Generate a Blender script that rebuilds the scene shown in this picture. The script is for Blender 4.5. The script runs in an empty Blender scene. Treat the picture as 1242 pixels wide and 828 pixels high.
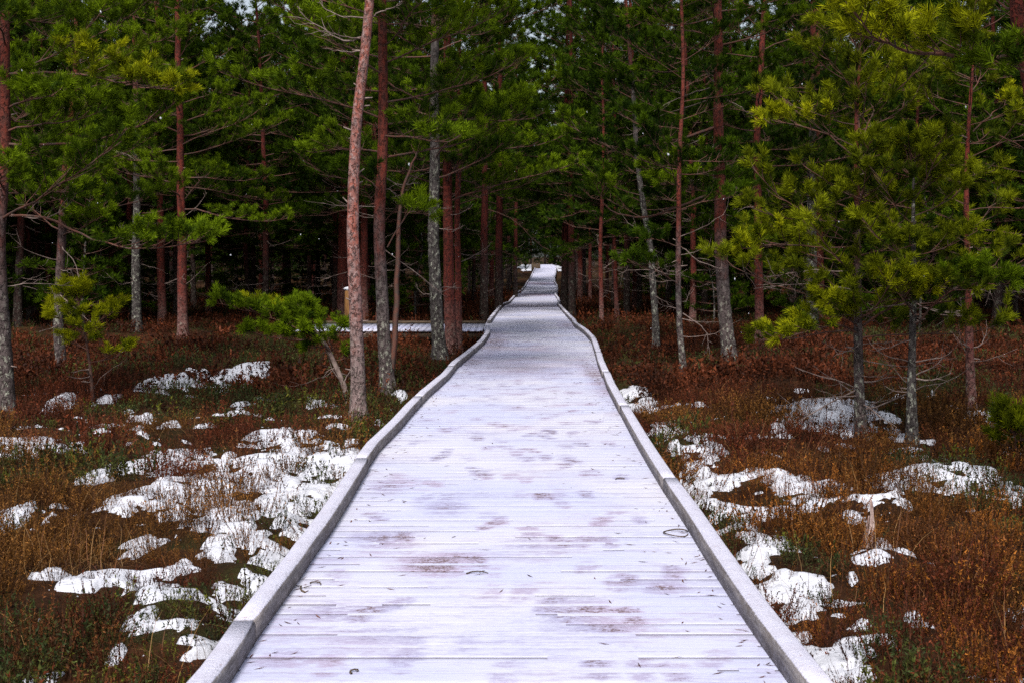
import bpy, math, random
import numpy as np
from mathutils import Vector
R = math.radians
S = bpy.context.scene
COL = S.collection

# ------------------------------------------------------------------ camera, sky, sun, exposure
F, CX, CY, HOR, CAMZ = 1552.0, 621.0, 414.0, 310.0, 1.5
PITCH = math.atan((CY - HOR) / F)
cd = bpy.data.cameras.new('camera')
cam = bpy.data.objects.new('camera', cd)
COL.objects.link(cam)
cam.location = (0, 0, CAMZ)
cam.rotation_euler = (R(90) - PITCH, 0, 0)
cd.sensor_width = 36.0
cd.lens = F / 1242 * 36
cd.clip_end = 2000
cd.clip_start = 0.05
cd.dof.use_dof = True
cd.dof.focus_distance = 10.0
cd.dof.aperture_fstop = 9.0
S.camera = cam

SUN_EL, SUN_AZ = 50.0, 193.0          # azimuth: clockwise from +Y; behind the camera, a little left
w = bpy.data.worlds.new('World')
S.world = w
w.use_nodes = True
nt = w.node_tree
bg = nt.nodes['Background']
sky = nt.nodes.new('ShaderNodeTexSky')
sky.sky_type = 'NISHITA'
sky.sun_disc = False
sky.sun_elevation = R(SUN_EL)
sky.sun_rotation = R(SUN_AZ)
sky.air_density = 1.0
sky.dust_density = 3.0
hs = nt.nodes.new('ShaderNodeHueSaturation')      # an overcast sky has far less blue than a clear one
hs.inputs['Saturation'].default_value = 0.5
nt.links.new(sky.outputs[0], hs.inputs['Color'])
nt.links.new(hs.outputs[0], bg.inputs[0])
bg.inputs[1].default_value = 0.08
sd = bpy.data.lights.new('sun', 'SUN')
sd.energy = 2.2
sd.angle = R(12)
sd.color = (1.0, 0.95, 0.9)
sun = bpy.data.objects.new('sun', sd)
COL.objects.link(sun)
a = R(SUN_AZ)
sdir = Vector((math.sin(a) * math.cos(R(SUN_EL)), math.cos(a) * math.cos(R(SUN_EL)), math.sin(R(SUN_EL))))
sun.rotation_euler = (-sdir).to_track_quat('-Z', 'Y').to_euler()
S.view_settings.view_transform = 'Standard'
S.view_settings.look = 'None'
S.view_settings.gamma = 1.0
S.view_settings.exposure = 1.05
S.cycles.max_bounces = 5
S.cycles.diffuse_bounces = 3
S.cycles.glossy_bounces = 2
S.cycles.transmission_bounces = 3
S.cycles.use_denoising = False        # the grain of a real frame, and needles stay crisp
S.cycles.use_adaptive_sampling = False
S.cycles.sample_clamp_indirect = 3.0

# ------------------------------------------------------------------ small tools
rng = np.random.default_rng(7)


def ray(px, py):
    a_, b_ = (px - CX) / F, (CY - py) / F
    c, s = math.cos(PITCH), math.sin(PITCH)
    return np.array([a_, c + s * b_, -s + c * b_])


def at_depth(px, py, Y):
    d = ray(px, py)
    return np.array([0, 0, CAMZ]) + d * (Y / d[1])


def hash2(ix, iy, seed):
    n = (ix.astype(np.int64) * 374761393 + iy.astype(np.int64) * 668265263 + seed * 974711) & 0x7fffffff
    n = ((n ^ (n >> 13)) * 1274126177) & 0x7fffffff
    n = n ^ (n >> 16)
    return (n & 0xffff) / 65535.0


def vnoise(x, y, seed=0):
    x = np.asarray(x, float); y = np.asarray(y, float)
    ix, iy = np.floor(x), np.floor(y)
    fx, fy = x - ix, y - iy
    fx = fx * fx * (3 - 2 * fx); fy = fy * fy * (3 - 2 * fy)
    a0 = hash2(ix, iy, seed); b0 = hash2(ix + 1, iy, seed)
    c0 = hash2(ix, iy + 1, seed); d0 = hash2(ix + 1, iy + 1, seed)
    return (a0 * (1 - fx) + b0 * fx) * (1 - fy) + (c0 * (1 - fx) + d0 * fx) * fy


def fbm(x, y, seed=0, octv=4):
    s, amp, tot = 0, 1.0, 0
    for o in range(octv):
        s = s + amp * vnoise(np.asarray(x) * 2 ** o, np.asarray(y) * 2 ** o, seed + o * 17)
        tot += amp; amp *= 0.5
    return s / tot


def mesh_np(name, V, faces, mats=(), mat_idx=None, col=None, smooth=False):
    """V (n,3); faces: list of int arrays (m,3) or (m,4); mat_idx: one index per array or arrays."""
    me = bpy.data.meshes.new(name)
    V = np.asarray(V, np.float32)
    me.vertices.add(len(V)); me.vertices.foreach_set('co', V.ravel())
    faces = [np.asarray(f, np.int32) for f in faces]
    fl = np.concatenate([f.ravel() for f in faces])
    tot = np.concatenate([np.full(len(f), f.shape[1], np.int32) for f in faces])
    st = np.concatenate([[0], np.cumsum(tot)[:-1]]).astype(np.int32)
    me.loops.add(len(fl)); me.loops.foreach_set('vertex_index', fl)
    me.polygons.add(len(tot)); me.polygons.foreach_set('loop_start', st)
    for m in mats: me.materials.append(m)
    if mat_idx is not None:
        mi = np.concatenate([np.broadcast_to(np.asarray(k, np.int32), (len(f),)) for k, f in zip(mat_idx, faces)])
        me.polygons.foreach_set('material_index', mi.astype(np.int32))
    if smooth:
        me.polygons.foreach_set('use_smooth', np.ones(len(tot), bool))
    me.update(calc_edges=True)
    if col is not None:
        at = me.color_attributes.new('Col', 'FLOAT_COLOR', 'POINT')
        c4 = np.ones((len(V), 4), np.float32); c4[:, :3] = col
        at.data.foreach_set('color', c4.ravel())
    return me


def link(name, me, parent=None):
    o = bpy.data.objects.new(name, me)
    COL.objects.link(o)
    if parent is not None: o.parent = parent
    return o


def tag(o, label=None, cat=None, group=None, kind=None):
    if label: o['label'] = label
    if cat: o['category'] = cat
    if group: o['group'] = group
    if kind: o['kind'] = kind
    return o


def empty(name, loc, rz=0.0):
    o = bpy.data.objects.new(name, None)
    COL.objects.link(o)
    o.location = loc; o.rotation_euler = (0, 0, rz)
    return o


class MB:
    """collects tubes, boxes and leaf triangles into one mesh"""
    def __init__(s): s.V, s.F, s.C, s.M, s.n = [], [], [], [], 0

    def add(s, V, faces, mi=0, col=(1, 1, 1)):
        V = np.asarray(V, float)
        s.V.append(V)
        s.C.append(np.broadcast_to(np.asarray(col, float), V.shape))
        for f in faces:
            s.F.append(np.asarray(f) + s.n); s.M.append(mi)
        s.n += len(V)

    def tube(s, P, r, k=6, mi=0, col=(1, 1, 1), rough=0.0, cap=True):
        P = np.asarray(P, float); n = len(P)
        r = np.broadcast_to(np.asarray(r, float), (n,))
        T = np.gradient(P, axis=0); T /= np.linalg.norm(T, axis=1, keepdims=True) + 1e-9
        ref = np.array([1.0, 0.13, 0.07]) if abs(T[:, 2]).mean() > .6 else np.array([0.05, 0.02, 1.0])
        A = np.cross(T, ref); A /= np.linalg.norm(A, axis=1, keepdims=True) + 1e-9
        B = np.cross(T, A)
        th = np.arange(k) / k * 2 * math.pi
        rr = r[:, None] * (1 + rough * (rng.random((n, k)) - .5))
        V = P[:, None] + rr[..., None] * (np.cos(th)[None, :, None] * A[:, None] + np.sin(th)[None, :, None] * B[:, None])
        V = V.reshape(-1, 3)
        i = np.arange(n - 1)[:, None] * k; j = np.arange(k)[None]; j2 = (j + 1) % k
        q = np.stack([i + j, i + j2, i + k + j2, i + k + j], -1).reshape(-1, 4)
        fs = [q]
        if cap:
            V = np.vstack([V, P[-1] + T[-1] * r[-1] * .5])
            e = (n - 1) * k
            fs.append(np.stack([e + np.arange(k), e + (np.arange(k) + 1) % k, np.full(k, n * k)], -1))
        s.add(V, fs, mi, col)

    def box(s, c, d, mi=0, col=(1, 1, 1)):
        c = np.asarray(c, float); d = np.asarray(d, float) / 2
        V = np.array([[x, y, z] for x in (-1, 1) for y in (-1, 1) for z in (-1, 1)], float) * d + c
        s.add(V, [np.array([[0, 1, 3, 2], [4, 6, 7, 5], [0, 4, 5, 1], [2, 3, 7, 6], [0, 2, 6, 4], [1, 5, 7, 3]])], mi, col)

    def mesh(s, name, mats, smooth=True):
        return mesh_np(name, np.vstack(s.V), s.F, mats, s.M, np.vstack(s.C), smooth)

    def obj(s, name, mats, parent=None, smooth=True):
        return link(name, s.mesh(name, mats, smooth), parent)


# ------------------------------------------------------------------ materials
def new_mat(name):
    m = bpy.data.materials.new(name); m.use_nodes = True
    return m, m.node_tree, m.node_tree.nodes['Principled BSDF']


class NT:
    def __init__(s, t): s.t = t
    def n(s, typ, ins=None, **kw):
        x = s.t.nodes.new('ShaderNode' + typ)
        for k, v in kw.items(): setattr(x, k, v)
        for k, v in (ins or {}).items():
            if isinstance(v, bpy.types.NodeSocket): s.t.links.new(v, x.inputs[k])
            else: x.inputs[k].default_value = v
        return x
    def noise(s, vec, scale, detail=4, rough=.55, dist=0.0):
        return s.n('TexNoise', {'Vector': vec, 'Scale': scale, 'Detail': detail, 'Roughness': rough, 'Distortion': dist}).outputs['Fac']
    def ramp(s, f, lo, hi):
        return s.n('MapRange', {'Value': f, 'From Min': lo, 'From Max': hi}).outputs[0]
    def mix(s, f, c1, c2, mode='MIX'):
        x = s.t.nodes.new('ShaderNodeMix'); x.data_type = 'RGBA'; x.blend_type = mode
        for i, v in ((0, f), (6, c1), (7, c2)):
            if isinstance(v, bpy.types.NodeSocket): s.t.links.new(v, x.inputs[i])
            else: x.inputs[i].default_value = v if i == 0 else (*v, 1) if len(v) == 3 else v
        return x.outputs[2]
    def math(s, op, a_, b_=0.0):
        return s.n('Math', {0: a_, 1: b_}, operation=op).outputs[0]
    def scaled(s, vec, sc):
        return s.n('Mapping', {'Vector': vec, 'Scale': sc}).outputs[0]
    def bump(s, h, strength, dist):
        return s.n('Bump', {'Height': h, 'Strength': strength, 'Distance': dist}).outputs[0]
    def link(s, a_, b_): s.t.links.new(a_, b_)


def leaf_mat(name, trans=0.35, rough=0.5, spec=0.25, var=.3):
    m, t, p = new_mat(name); N = NT(t)
    c = N.n('Attribute', attribute_name='Col').outputs['Color']
    g = N.n('NewGeometry').outputs['Random Per Island']
    v = N.n('MapRange', {'Value': g, 'To Min': 1 - var, 'To Max': 1 + var}).outputs[0]
    c2 = N.n('HueSaturation', {'Color': c, 'Value': v}).outputs[0]
    N.link(c2, p.inputs['Base Color'])
    p.inputs['Roughness'].default_value = rough
    p.inputs['Specular IOR Level'].default_value = spec
    tr = N.n('BsdfTranslucent', {'Color': c2})
    mx = N.n('MixShader', {0: trans})
    N.link(p.outputs[0], mx.inputs[1]); N.link(tr.outputs[0], mx.inputs[2])
    N.link(mx.outputs[0], t.nodes['Material Output'].inputs[0])
    return m


def bark_mat(name, split, low, low2, high, high2, lichen=0.5, lichen_h=1.5, pale=0.0):
    """plated grey bark at the foot, flaking red bark above, lichen on the lower part; split = height in metres"""
    m, t, p = new_mat(name); N = NT(t)
    ob = N.n('TexCoord').outputs['Object']
    z = N.n('SeparateXYZ', {0: ob}).outputs[2]
    st = N.scaled(ob, (9, 9, 2.6))
    n1 = N.noise(st, 2.2, 5, .6, .4)
    n2 = N.noise(ob, 26, 4, .65)
    n3 = N.noise(ob, 3.1, 2)
    wob = N.n('TexNoise', {'Vector': ob, 'Scale': 13.0, 'Detail': 3.0}).outputs['Color']
    vv = N.n('VectorMath', {0: N.scaled(ob, (30, 30, 10)), 1: N.n('VectorMath', {0: wob, 1: (2.6, 2.6, 2.6)}, operation='MULTIPLY').outputs[0]}, operation='ADD').outputs[0]
    vor = N.n('TexVoronoi', {'Vector': vv, 'Scale': 1.0}, feature='DISTANCE_TO_EDGE').outputs['Distance']
    crack = N.math('MAXIMUM', N.ramp(vor, 0.0, 0.20), N.ramp(N.noise(ob, 19, 3), .56, .48))
    cl = N.mix(N.ramp(n1, .35, .68), low, low2)
    ch = N.mix(N.ramp(n1, .38, .64), high, high2)
    zz = N.math('ADD', z, N.math('MULTIPLY', N.math('SUBTRACT', n3, .5), 2.4))
    c = N.mix(N.ramp(zz, split - .6, split + .6), cl, ch)
    if pale:
        c = N.mix(N.math('MULTIPLY', N.ramp(n2, .5, .62), pale), c, (.34, .26, .25))
    c = N.mix(N.math('MULTIPLY', N.math('SUBTRACT', 1.0, crack), .75), c, (.018, .012, .01))
    lm = N.math('MULTIPLY', N.ramp(N.noise(N.scaled(ob, (1, 1, .6)), 19, 5, .75), .54, .62), N.ramp(N.math('ADD', z, N.math('MULTIPLY', n3, .8)), lichen_h + .9, lichen_h - .2))
    c = N.mix(N.math('MULTIPLY', lm, lichen), c, (.36, .37, .30))
    N.link(c, p.inputs['Base Color'])
    p.inputs['Roughness'].default_value = .9
    p.inputs['Specular IOR Level'].default_value = .2
    h = N.math('ADD', N.math('MULTIPLY', crack, .7), N.math('MULTIPLY', n2, .6))
    N.link(N.bump(h, .8, .02), p.inputs['Normal'])
    return m


M_needle = leaf_mat('pine_needles', .3, .65, .06, .42)
M_heath = leaf_mat('heath_leaves', .2, .65, .15, .5)
M_grass = leaf_mat('dry_grass', .3, .55, .2)
GREY, GREY2 = (.038, .028, .028), (.115, .09, .088)
RED, RED2 = (.150, .030, .019), (.08, .028, .022)
M_bark_mix = bark_mat('bark_mixed', 2.1, GREY, GREY2, RED, RED2, .85, 1.1)
M_bark_red = bark_mat('bark_red', .9, (.09, .04, .036), (.17, .08, .07), (.145, .026, .017), (.075, .021, .016), .45, .5)
M_bark_grey = bark_mat('bark_grey', 6.0, (.026, .022, .022), (.095, .082, .078), RED, RED2, .8, 3.5)
M_bark_pale = bark_mat('bark_pale', 1.3, (.10, .07, .066), (.22, .155, .15), (.27, .082, .058), (.16, .095, .088), .3, .7, .5)
M_bark_shaded = bark_mat('bark_shaded', 2.2, (.022, .014, .012), (.05, .028, .025), (.10, .016, .011), (.05, .012, .010), .3, 1.8)  # bark colours lowered so the inner wood's shade is in the material

m, t, p = new_mat('branch_wood'); N = NT(t)
ob = N.n('TexCoord').outputs['Object']
N.link(N.mix(N.ramp(N.noise(ob, 14, 4), .4, .62), (.12, .05, .036), (.075, .05, .042)), p.inputs['Base Color'])
p.inputs['Roughness'].default_value = .85; p.inputs['Specular IOR Level'].default_value = .2
M_branch = m
m, t, p = new_mat('dead_wood'); N = NT(t)
ob = N.n('TexCoord').outputs['Object']
N.link(N.mix(N.ramp(N.noise(ob, 11, 4), .38, .62), (.25, .19, .17), (.12, .085, .075)), p.inputs['Base Color'])
p.inputs['Roughness'].default_value = .9; p.inputs['Specular IOR Level'].default_value = .2
M_dead = m


def snow_mat(name, tint=(.86, .87, .91)):
    m, t, p = new_mat(name); N = NT(t)
    ob = N.n('TexCoord').outputs['Object']
    n = N.noise(ob, 30, 5, .6)
    N.link(N.mix(N.ramp(n, .35, .7), tint, tuple(min(x * .93, 1) for x in tint)), p.inputs['Base Color'])
    p.inputs['Roughness'].default_value = .75
    p.inputs['Specular IOR Level'].default_value = .2
    h = N.math('ADD', N.math('MULTIPLY', N.noise(ob, 160, 3), .4), N.noise(ob, 22, 4))
    N.link(N.bump(h, .5, .02), p.inputs['Normal'])
    return m


M_snow = snow_mat('snow', (.57, .585, .65))
SNOW_D = (.455, .475, .635)

m, t, p = new_mat('peat_and_litter'); N = NT(t)
ob = N.n('TexCoord').outputs['Object']
c = N.mix(N.ramp(N.noise(ob, 3.5, 6, .65), .38, .65), (.018, .008, .004), (.055, .022, .008))
c = N.mix(N.math('MULTIPLY', N.ramp(N.noise(ob, 1.1, 4), .52, .66), .6), c, (.03, .045, .010))
N.link(c, p.inputs['Base Color'])
p.inputs['Roughness'].default_value = .95; p.inputs['Specular IOR Level'].default_value = .1
N.link(N.bump(N.noise(ob, 28, 5, .7), .9, .05), p.inputs['Normal'])
M_peat = m

# trodden snow on the planks; attribute Col: R = wear (0 snow .. 1 bare), G = random per plank
m, t, p = new_mat('snowy_planks'); N = NT(t)
ob = N.n('TexCoord').outputs['Object']
at = N.n('Attribute', attribute_name='Col').outputs['Color']
sep = N.n('SeparateColor', {0: at})
wear, prnd = sep.outputs[0], sep.outputs[1]
nor = N.n('SeparateXYZ', {0: N.n('NewGeometry').outputs['Normal']}).outputs[2]
streak = N.noise(N.scaled(ob, (2.2, 14, 1)), 1.6, 6, .62, .3)
blot = N.noise(N.scaled(ob, (1.0, 1.5, 1)), 1.3, 4, .6)
fine = N.noise(N.scaled(ob, (14, 60, 1)), 2.0, 4, .7)
speck = N.noise(ob, 95, 2, .6)
mott = N.noise(N.scaled(ob, (1, 2.2, 1)), 17, 4, .7)
v = N.math('ADD', N.math('MULTIPLY', streak, .50), N.math('MULTIPLY', blot, .45))
v = N.math('ADD', v, N.math('MULTIPLY', fine, .30))
v = N.math('ADD', v, N.math('MULTIPLY', mott, .40))
v = N.math('ADD', v, N.math('MULTIPLY', N.math('MULTIPLY', wear, N.ramp(N.noise(N.scaled(ob, (1, 1.8, 1)), 21, 4, .72), .30, .54)), .70))
v = N.math('ADD', v, N.math('MULTIPLY', N.ramp(N.noise(N.scaled(ob, (1.6, 46, 1)), 1.5, 3, .6), .58, .72), .22))
v = N.math('ADD', v, N.math('MULTIPLY', prnd, .06))
thin = N.math('MULTIPLY', N.ramp(v, .86, 1.06), .85)
bare = N.math('MULTIPLY', N.ramp(v, 1.13, 1.26), N.ramp(speck, .36, .54))
wood = N.mix(N.ramp(fine, .35, .65), (.20, .145, .16), (.095, .058, .060))
ice = N.mix(N.ramp(N.noise(ob, 1.1, 3), .42, .6), (.31, .30, .45), (.35, .295, .41))
snow = N.mix(N.ramp(N.noise(ob, .7, 3), .4, .62), SNOW_D, (.53, .53, .62))
c = N.mix(thin, snow, ice)
c = N.mix(bare, c, wood)
side = N.ramp(nor, .35, .7)
c = N.mix(side, (.030, .014, .011), c)
N.link(c, p.inputs['Base Color'])
p.inputs['Roughness'].default_value = .72; p.inputs['Specular IOR Level'].default_value = .25
N.link(N.bump(N.math('SUBTRACT', N.math('MULTIPLY', speck, .2), N.math('MULTIPLY', v, .9)), .35, .012), p.inputs['Normal'])
M_deck = m

# weathered kerb beam, a film of snow on its upper face
m, t, p = new_mat('snowy_kerb_timber'); N = NT(t)
ob = N.n('TexCoord').outputs['Object']
nor = N.n('SeparateXYZ', {0: N.n('NewGeometry').outputs['Normal']}).outputs[2]
gr = N.noise(N.scaled(ob, (20, 3.0, 26)), 1.8, 5, .65, .5)
sp = N.noise(ob, 60, 4, .7)
wd = N.mix(N.ramp(gr, .36, .66), (.12, .105, .105), (.27, .245, .24))
wd = N.mix(N.math('MULTIPLY', N.ramp(N.noise(ob, 5, 4), .52, .64), .5), wd, (.10, .075, .055))
wd = N.mix(N.math('MULTIPLY', N.ramp(sp, .55, .66), .55), wd, (.42, .41, .46))
ks = N.mix(N.ramp(N.noise(ob, 9, 5, .65), .34, .70), (.52, .52, .63), (.46, .45, .54))
ks = N.mix(N.math('MULTIPLY', N.ramp(N.noise(ob, 38, 3, .6), .66, .72), .8), ks, (.26, .17, .16))
f = N.ramp(N.math('ADD', nor, N.math('MULTIPLY', N.math('SUBTRACT', sp, .5), .5)), .55, .75)
N.link(N.mix(f, wd, ks), p.inputs['Base Color'])
p.inputs['Roughness'].default_value = .8; p.inputs['Specular IOR Level'].default_value = .2
N.link(N.bump(N.math('ADD', gr, sp), .7, .012), p.inputs['Normal'])
M_kerb = m

m, t, p = new_mat('dark_timber'); N = NT(t)
ob = N.n('TexCoord').outputs['Object']
N.link(N.mix(N.ramp(N.noise(N.scaled(ob, (3, 3, 14)), 2, 4), .4, .62), (.04, .027, .018), (.10, .065, .035)), p.inputs['Base Color'])
p.inputs['Roughness'].default_value = .9
M_timber = m
m, t, p = new_mat('ochre_post_timber'); N = NT(t)
ob = N.n('TexCoord').outputs['Object']
N.link(N.mix(N.ramp(N.noise(N.scaled(ob, (20, 20, 2)), 2, 4), .4, .62), (.20, .095, .022), (.12, .05, .015)), p.inputs['Base Color'])
p.inputs['Roughness'].default_value = .85
M_ochre = m

# ------------------------------------------------------------------ the boardwalk's course, traced
LT = [(1000, 149), (828, 279.2), (784, 305), (757, 323.6), (727, 345), (698, 366), (676, 380), (645.6, 402), (606.5, 425.6), (573, 445), (549, 460.4),
      (522, 486.5), (503, 502), (484, 519), (461, 544), (446.7, 555), (433.6, 571), (418.4, 587), (407.5, 594.5), (396, 593.5), (391, 596), (386, 600), (377, 606),
      (371, 611.5), (368, 619), (363, 623), (357, 628), (353, 634), (348, 638), (344.7, 639.3), (337, 644.5), (331, 647), (323, 651), (320, 652.5)]
RT = [(1000, 1073), (826, 952), (768, 911), (727, 885), (680, 856), (637, 831), (614.6, 816.6), (593, 803), (568, 787.6), (545, 774), (522, 761.5),
      (498.6, 749), (472, 735.5), (458.6, 731), (444, 725), (429.6, 721), (415, 717), (405, 708), (396, 695.5), (390.5, 692.5), (382, 685), (371, 676),
      (366, 676), (363, 675.5), (359, 672.6), (354, 674), (348, 674.6), (342, 671.5), (337, 671.5), (331, 673), (322, 673.5), (320, 673.5)]
yy = np.concatenate([np.arange(1000, 400, -2.0), np.arange(400, 320.5, -.5)])
lx = np.interp(-yy, [-y for y, _ in LT], [x for _, x in LT])
rx = np.interp(-yy, [-y for y, _ in RT], [x for _, x in RT])
Y_flat = np.array([ray(0, y)[1] * CAMZ / -ray(0, y)[2] for y in yy])
gap = rx - lx
Y_gap = np.array([1.95 * F / g * ray(0, y)[1] for g, y in zip(gap, yy)])
wgt = np.clip((yy - 430) / 70, 0, 1)
lY = np.log(Y_flat) * wgt + np.log(Y_gap) * (1 - wgt)
ker = np.hanning(27); ker /= ker.sum()
lYs = np.convolve(np.pad(lY, 13, mode='edge'), ker, 'valid')
lYs = np.where(yy > 440, lY, lYs)
BY = np.maximum.accumulate(np.exp(lYs)) + np.arange(len(yy)) * 1e-4
PL = np.array([at_depth(x, y, d) for x, y, d in zip(lx, yy, BY)])
PR = np.array([at_depth(x, y, d) for x, y, d in zip(rx, yy, BY)])
BZ = PL[:, 2] * 1.0
YEND = BY[-1]
o_ = BY < 8
sl, sr = np.polyfit(BY[o_], PL[o_, 0], 1), np.polyfit(BY[o_], PR[o_, 0], 1)


def xl(Y): return np.where(Y < BY[0], np.polyval(sl, Y), np.interp(Y, BY, PL[:, 0]))
def xr(Y): return np.where(Y < BY[0], np.polyval(sr, Y), np.interp(Y, BY, PR[:, 0]))
def dz(Y): return np.interp(Y, BY, BZ)
print('boardwalk end', YEND, 'z', BZ[::40], BY[::40])

ZB_Y = np.linspace(0, YEND, 60)
ZB_Z = np.convolve(np.pad(dz(ZB_Y), 4, mode='edge'), np.ones(9) / 9, 'valid')
MOUNDS = []        # (x, y, rx, ry, height) raised moss under the clear snow patches


def zg(x, y):
    x = np.asarray(x, float); y = np.asarray(y, float)
    base = np.interp(y, ZB_Y, ZB_Z) - .36
    off = np.maximum(xl(y) - x, x - xr(y))          # distance outside the deck
    k = np.clip((off - .05) / .5, 0, 1)
    near = np.where(y < 45, 1, .6)
    h = (fbm(x * .75, y * .75, 3, 2) - .5) * .30 + (fbm(x * 2.3, y * 2.3, 9, 3) - .5) * .16
    h = h + .03 * np.clip(off, 0, 4) * (y < 60)
    z = base + h * k * near - .08 * (1 - k)
    for mx, my, ax, ay, hh in MOUNDS:
        q = ((x - mx) / ax) ** 2 + ((y - my) / ay) ** 2
        z = z + hh * np.exp(-q * 1.1) * k
    return z


def ground_at(px, py, lift=0.0):
    """where the ray through a photograph pixel meets the ground"""
    d = ray(px, py)
    Y = 12.0
    for _ in range(60):
        z = float(np.interp(Y, ZB_Y, ZB_Z)) - .36 + lift
        x = d[0] * Y / d[1]
        off = max(float(xl(Y)) - x, x - float(xr(Y)))
        z += .03 * min(max(off, 0), 4) * (Y < 60)
        Yn = (z - CAMZ) / d[2] * d[1] if d[2] < -1e-4 else 200
        Y = .5 * Y + .5 * min(max(Yn, 1), 200)
    return np.array([d[0] * Y / d[1], Y, z])


# snow patches: photo centre and half-size; a label marks the ones that lie apart
PATCH = [
    (300, 575, 50, 14), (400, 590, 26, 14), (365, 625, 30, 14), (240, 572, 40, 10), (430, 548, 14, 6), (275, 660, 26, 10), (165, 600, 24, 8), (95, 705, 18, 7), (210, 680, 30, 8),
    (345, 526, 40, 8), (388, 548, 50, 11), (325, 552, 50, 9), (255, 552, 24, 9), (213, 543, 26, 11), (180, 556, 38, 8), (222, 602, 50, 19), (300, 622, 62, 17),
    (372, 578, 45, 17), (350, 604, 34, 15), (338, 640, 32, 13), (262, 628, 40, 10), (300, 688, 28, 14), (295, 716, 32, 8), (148, 690, 44, 10), (196, 708, 34, 13),
    (190, 740, 44, 11), (238, 768, 22, 10), (330, 670, 20, 8), (410, 560, 25, 10), (5, 622, 18, 16), (280, 590, 30, 8), (140, 770, 12, 8),
    (115, 576, 16, 6), (62, 690, 16, 7), (170, 500, 14, 4), (205, 508, 10, 4), (130, 480, 8, 4),
    (905, 611, 34, 10), (868, 606, 24, 9), (820, 514, 30, 8), (846, 545, 26, 8), (850, 566, 20, 7), (835, 582, 20, 7), (930, 645, 26, 9), (948, 735, 26, 11), (925, 668, 20, 8),
    (1000, 792, 40, 12), (1010, 818, 50, 10), (940, 700, 16, 8), (1114, 738, 9, 10), (770, 474, 18, 8), (1238, 722, 8, 6), (1240, 540, 16, 8),
    (880, 575, 20, 6), (1095, 512, 14, 6), (1060, 500, 20, 6), (975, 770, 20, 8), (1200, 500, 20, 5), (850, 520, 14, 5),
]
LONE = [
    (213, 460, 26, 9, 'rounded snow patch in brown heather, left of the one below the spreading pine bush'),
    (292, 452, 22, 8, 'small snow patch on heather just below the low spreading pine bush'),
    (75, 485, 13, 5, 'tiny snow patch on dark heather at the foot of the thin yellowish sapling'),
    (38, 547, 46, 11, 'long snow patch at the left edge in front of the grey barked pine'),
    (990, 499, 46, 13, 'broken snow patch in heather beside the foot of the small bushy pine'),
    (940, 523, 16, 6, 'little snow patch with green shrub around it between boardwalk and small bushy pine'),
    (1140, 581, 66, 18, 'largest white snow mound in the orange heather right of the boardwalk'),
    (965, 586, 24, 11, 'upright snow patch on brown grass, nearer the boardwalk than the largest mound'),
    (1010, 586, 15, 9, 'small snow patch beside the largest mound, on its boardwalk side'),
    (975, 694, 26, 13, 'domed snow patch with thin dark sprigs in front of the bleached wood stub'),
    (1046, 782, 30, 15, 'lowest clear snow mound in the foreground heather right of the kerb'),
]


def to_world_patch(cx, cy, ax, ay):
    c = ground_at(cx, cy, .08)
    t_, b_ = ground_at(cx, cy - ay, .08), ground_at(cx, cy + ay, .08)
    return c[0], c[1], ax / F * c[1] * 1.02, max((t_[1] - b_[1]) / 2, .12)


WP = [(*to_world_patch(*q), None) for q in PATCH]
WL = [(*to_world_patch(*q[:4]), q[4]) for q in LONE]
for i, (x, y, ax, ay, l) in enumerate(WL):
    MOUNDS.append((x, y + .15 * ay, ax * 1.3, ay * 1.4, .06 if y > 9 else .02))
for i, (x, y, ax, ay, l) in enumerate(WP):
    if y > 8: MOUNDS.append((x, y + .1 * ay, ax, ay, .01))


def snow_field(x, y):
    """>0 where snow lies; index of the strongest patch"""
    best = np.full(np.shape(x), -9.0); idx = np.full(np.shape(x), -1)
    for i, (mx, my, ax, ay, l) in enumerate(WP + WL):
        v_ = 1 - np.sqrt(((x - mx) / ax) ** 2 + ((y - my) / ay) ** 2)
        idx = np.where(v_ > best, i, idx); best = np.maximum(best, v_)
    n = (fbm(x * 2.4, y * 1.9, 41, 3) - .5) * 1.1 + (fbm(x * 8.5, y * 6.5, 77, 3) - .5) * 2.5 + (fbm(x * 17, y * 14, 83, 2) - .5) * 1.5
    s_ = np.where(best > -.35, np.minimum(best * .8 + .10, 0.19 + .17 * (x < 0)) + n, -1)
    bits = (fbm(x * 3.4, y * 2.6, 131, 5) - .68) * 3.2 + (fbm(x * 13, y * 10, 135, 3) - .5) * 1.3 - .06 - .10 * np.clip(np.maximum(xl(y) - x, x - xr(y)) - 2.2, 0, 3)
    s_ = np.where(y < 17, np.maximum(s_, bits), s_)
    off = np.maximum(xl(y) - x, x - xr(y))
    s_ = np.where(off < .11, -1, s_)
    return s_, np.where(best > -.35, idx, 0)


# ground sheet out to the horizon, fine close by
def sinh_axis(lo, hi, n, c, k):
    a_, b_ = np.arcsinh((lo - c) / k), np.arcsinh((hi - c) / k)
    return c + k * np.sinh(np.linspace(a_, b_, n))


gx = sinh_axis(-700, 700, 640, 0, 2.6)
gy = sinh_axis(-60, 1200, 760, 9, 4.0)
GX, GY = np.meshgrid(gx, gy)
far = np.clip((np.hypot(GX, GY - 60) - 120) / 80, 0, 1)
GZ = zg(GX, np.clip(GY, -60, 400)) * 1
GZ = GZ * (1 - far) + (-.3) * far
V = np.stack([GX, GY, GZ], -1).reshape(-1, 3)
nx = len(gx)
ii = (np.arange(len(gy) - 1)[:, None] * nx + np.arange(nx - 1)[None]).ravel()
g = link('ground', mesh_np('ground', V, [np.stack([ii, ii + 1, ii + nx + 1, ii + nx], -1)], [M_peat], [0], smooth=True))
tag(g, 'dark brown peaty bog floor under the heather', 'ground', kind='structure')

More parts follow.
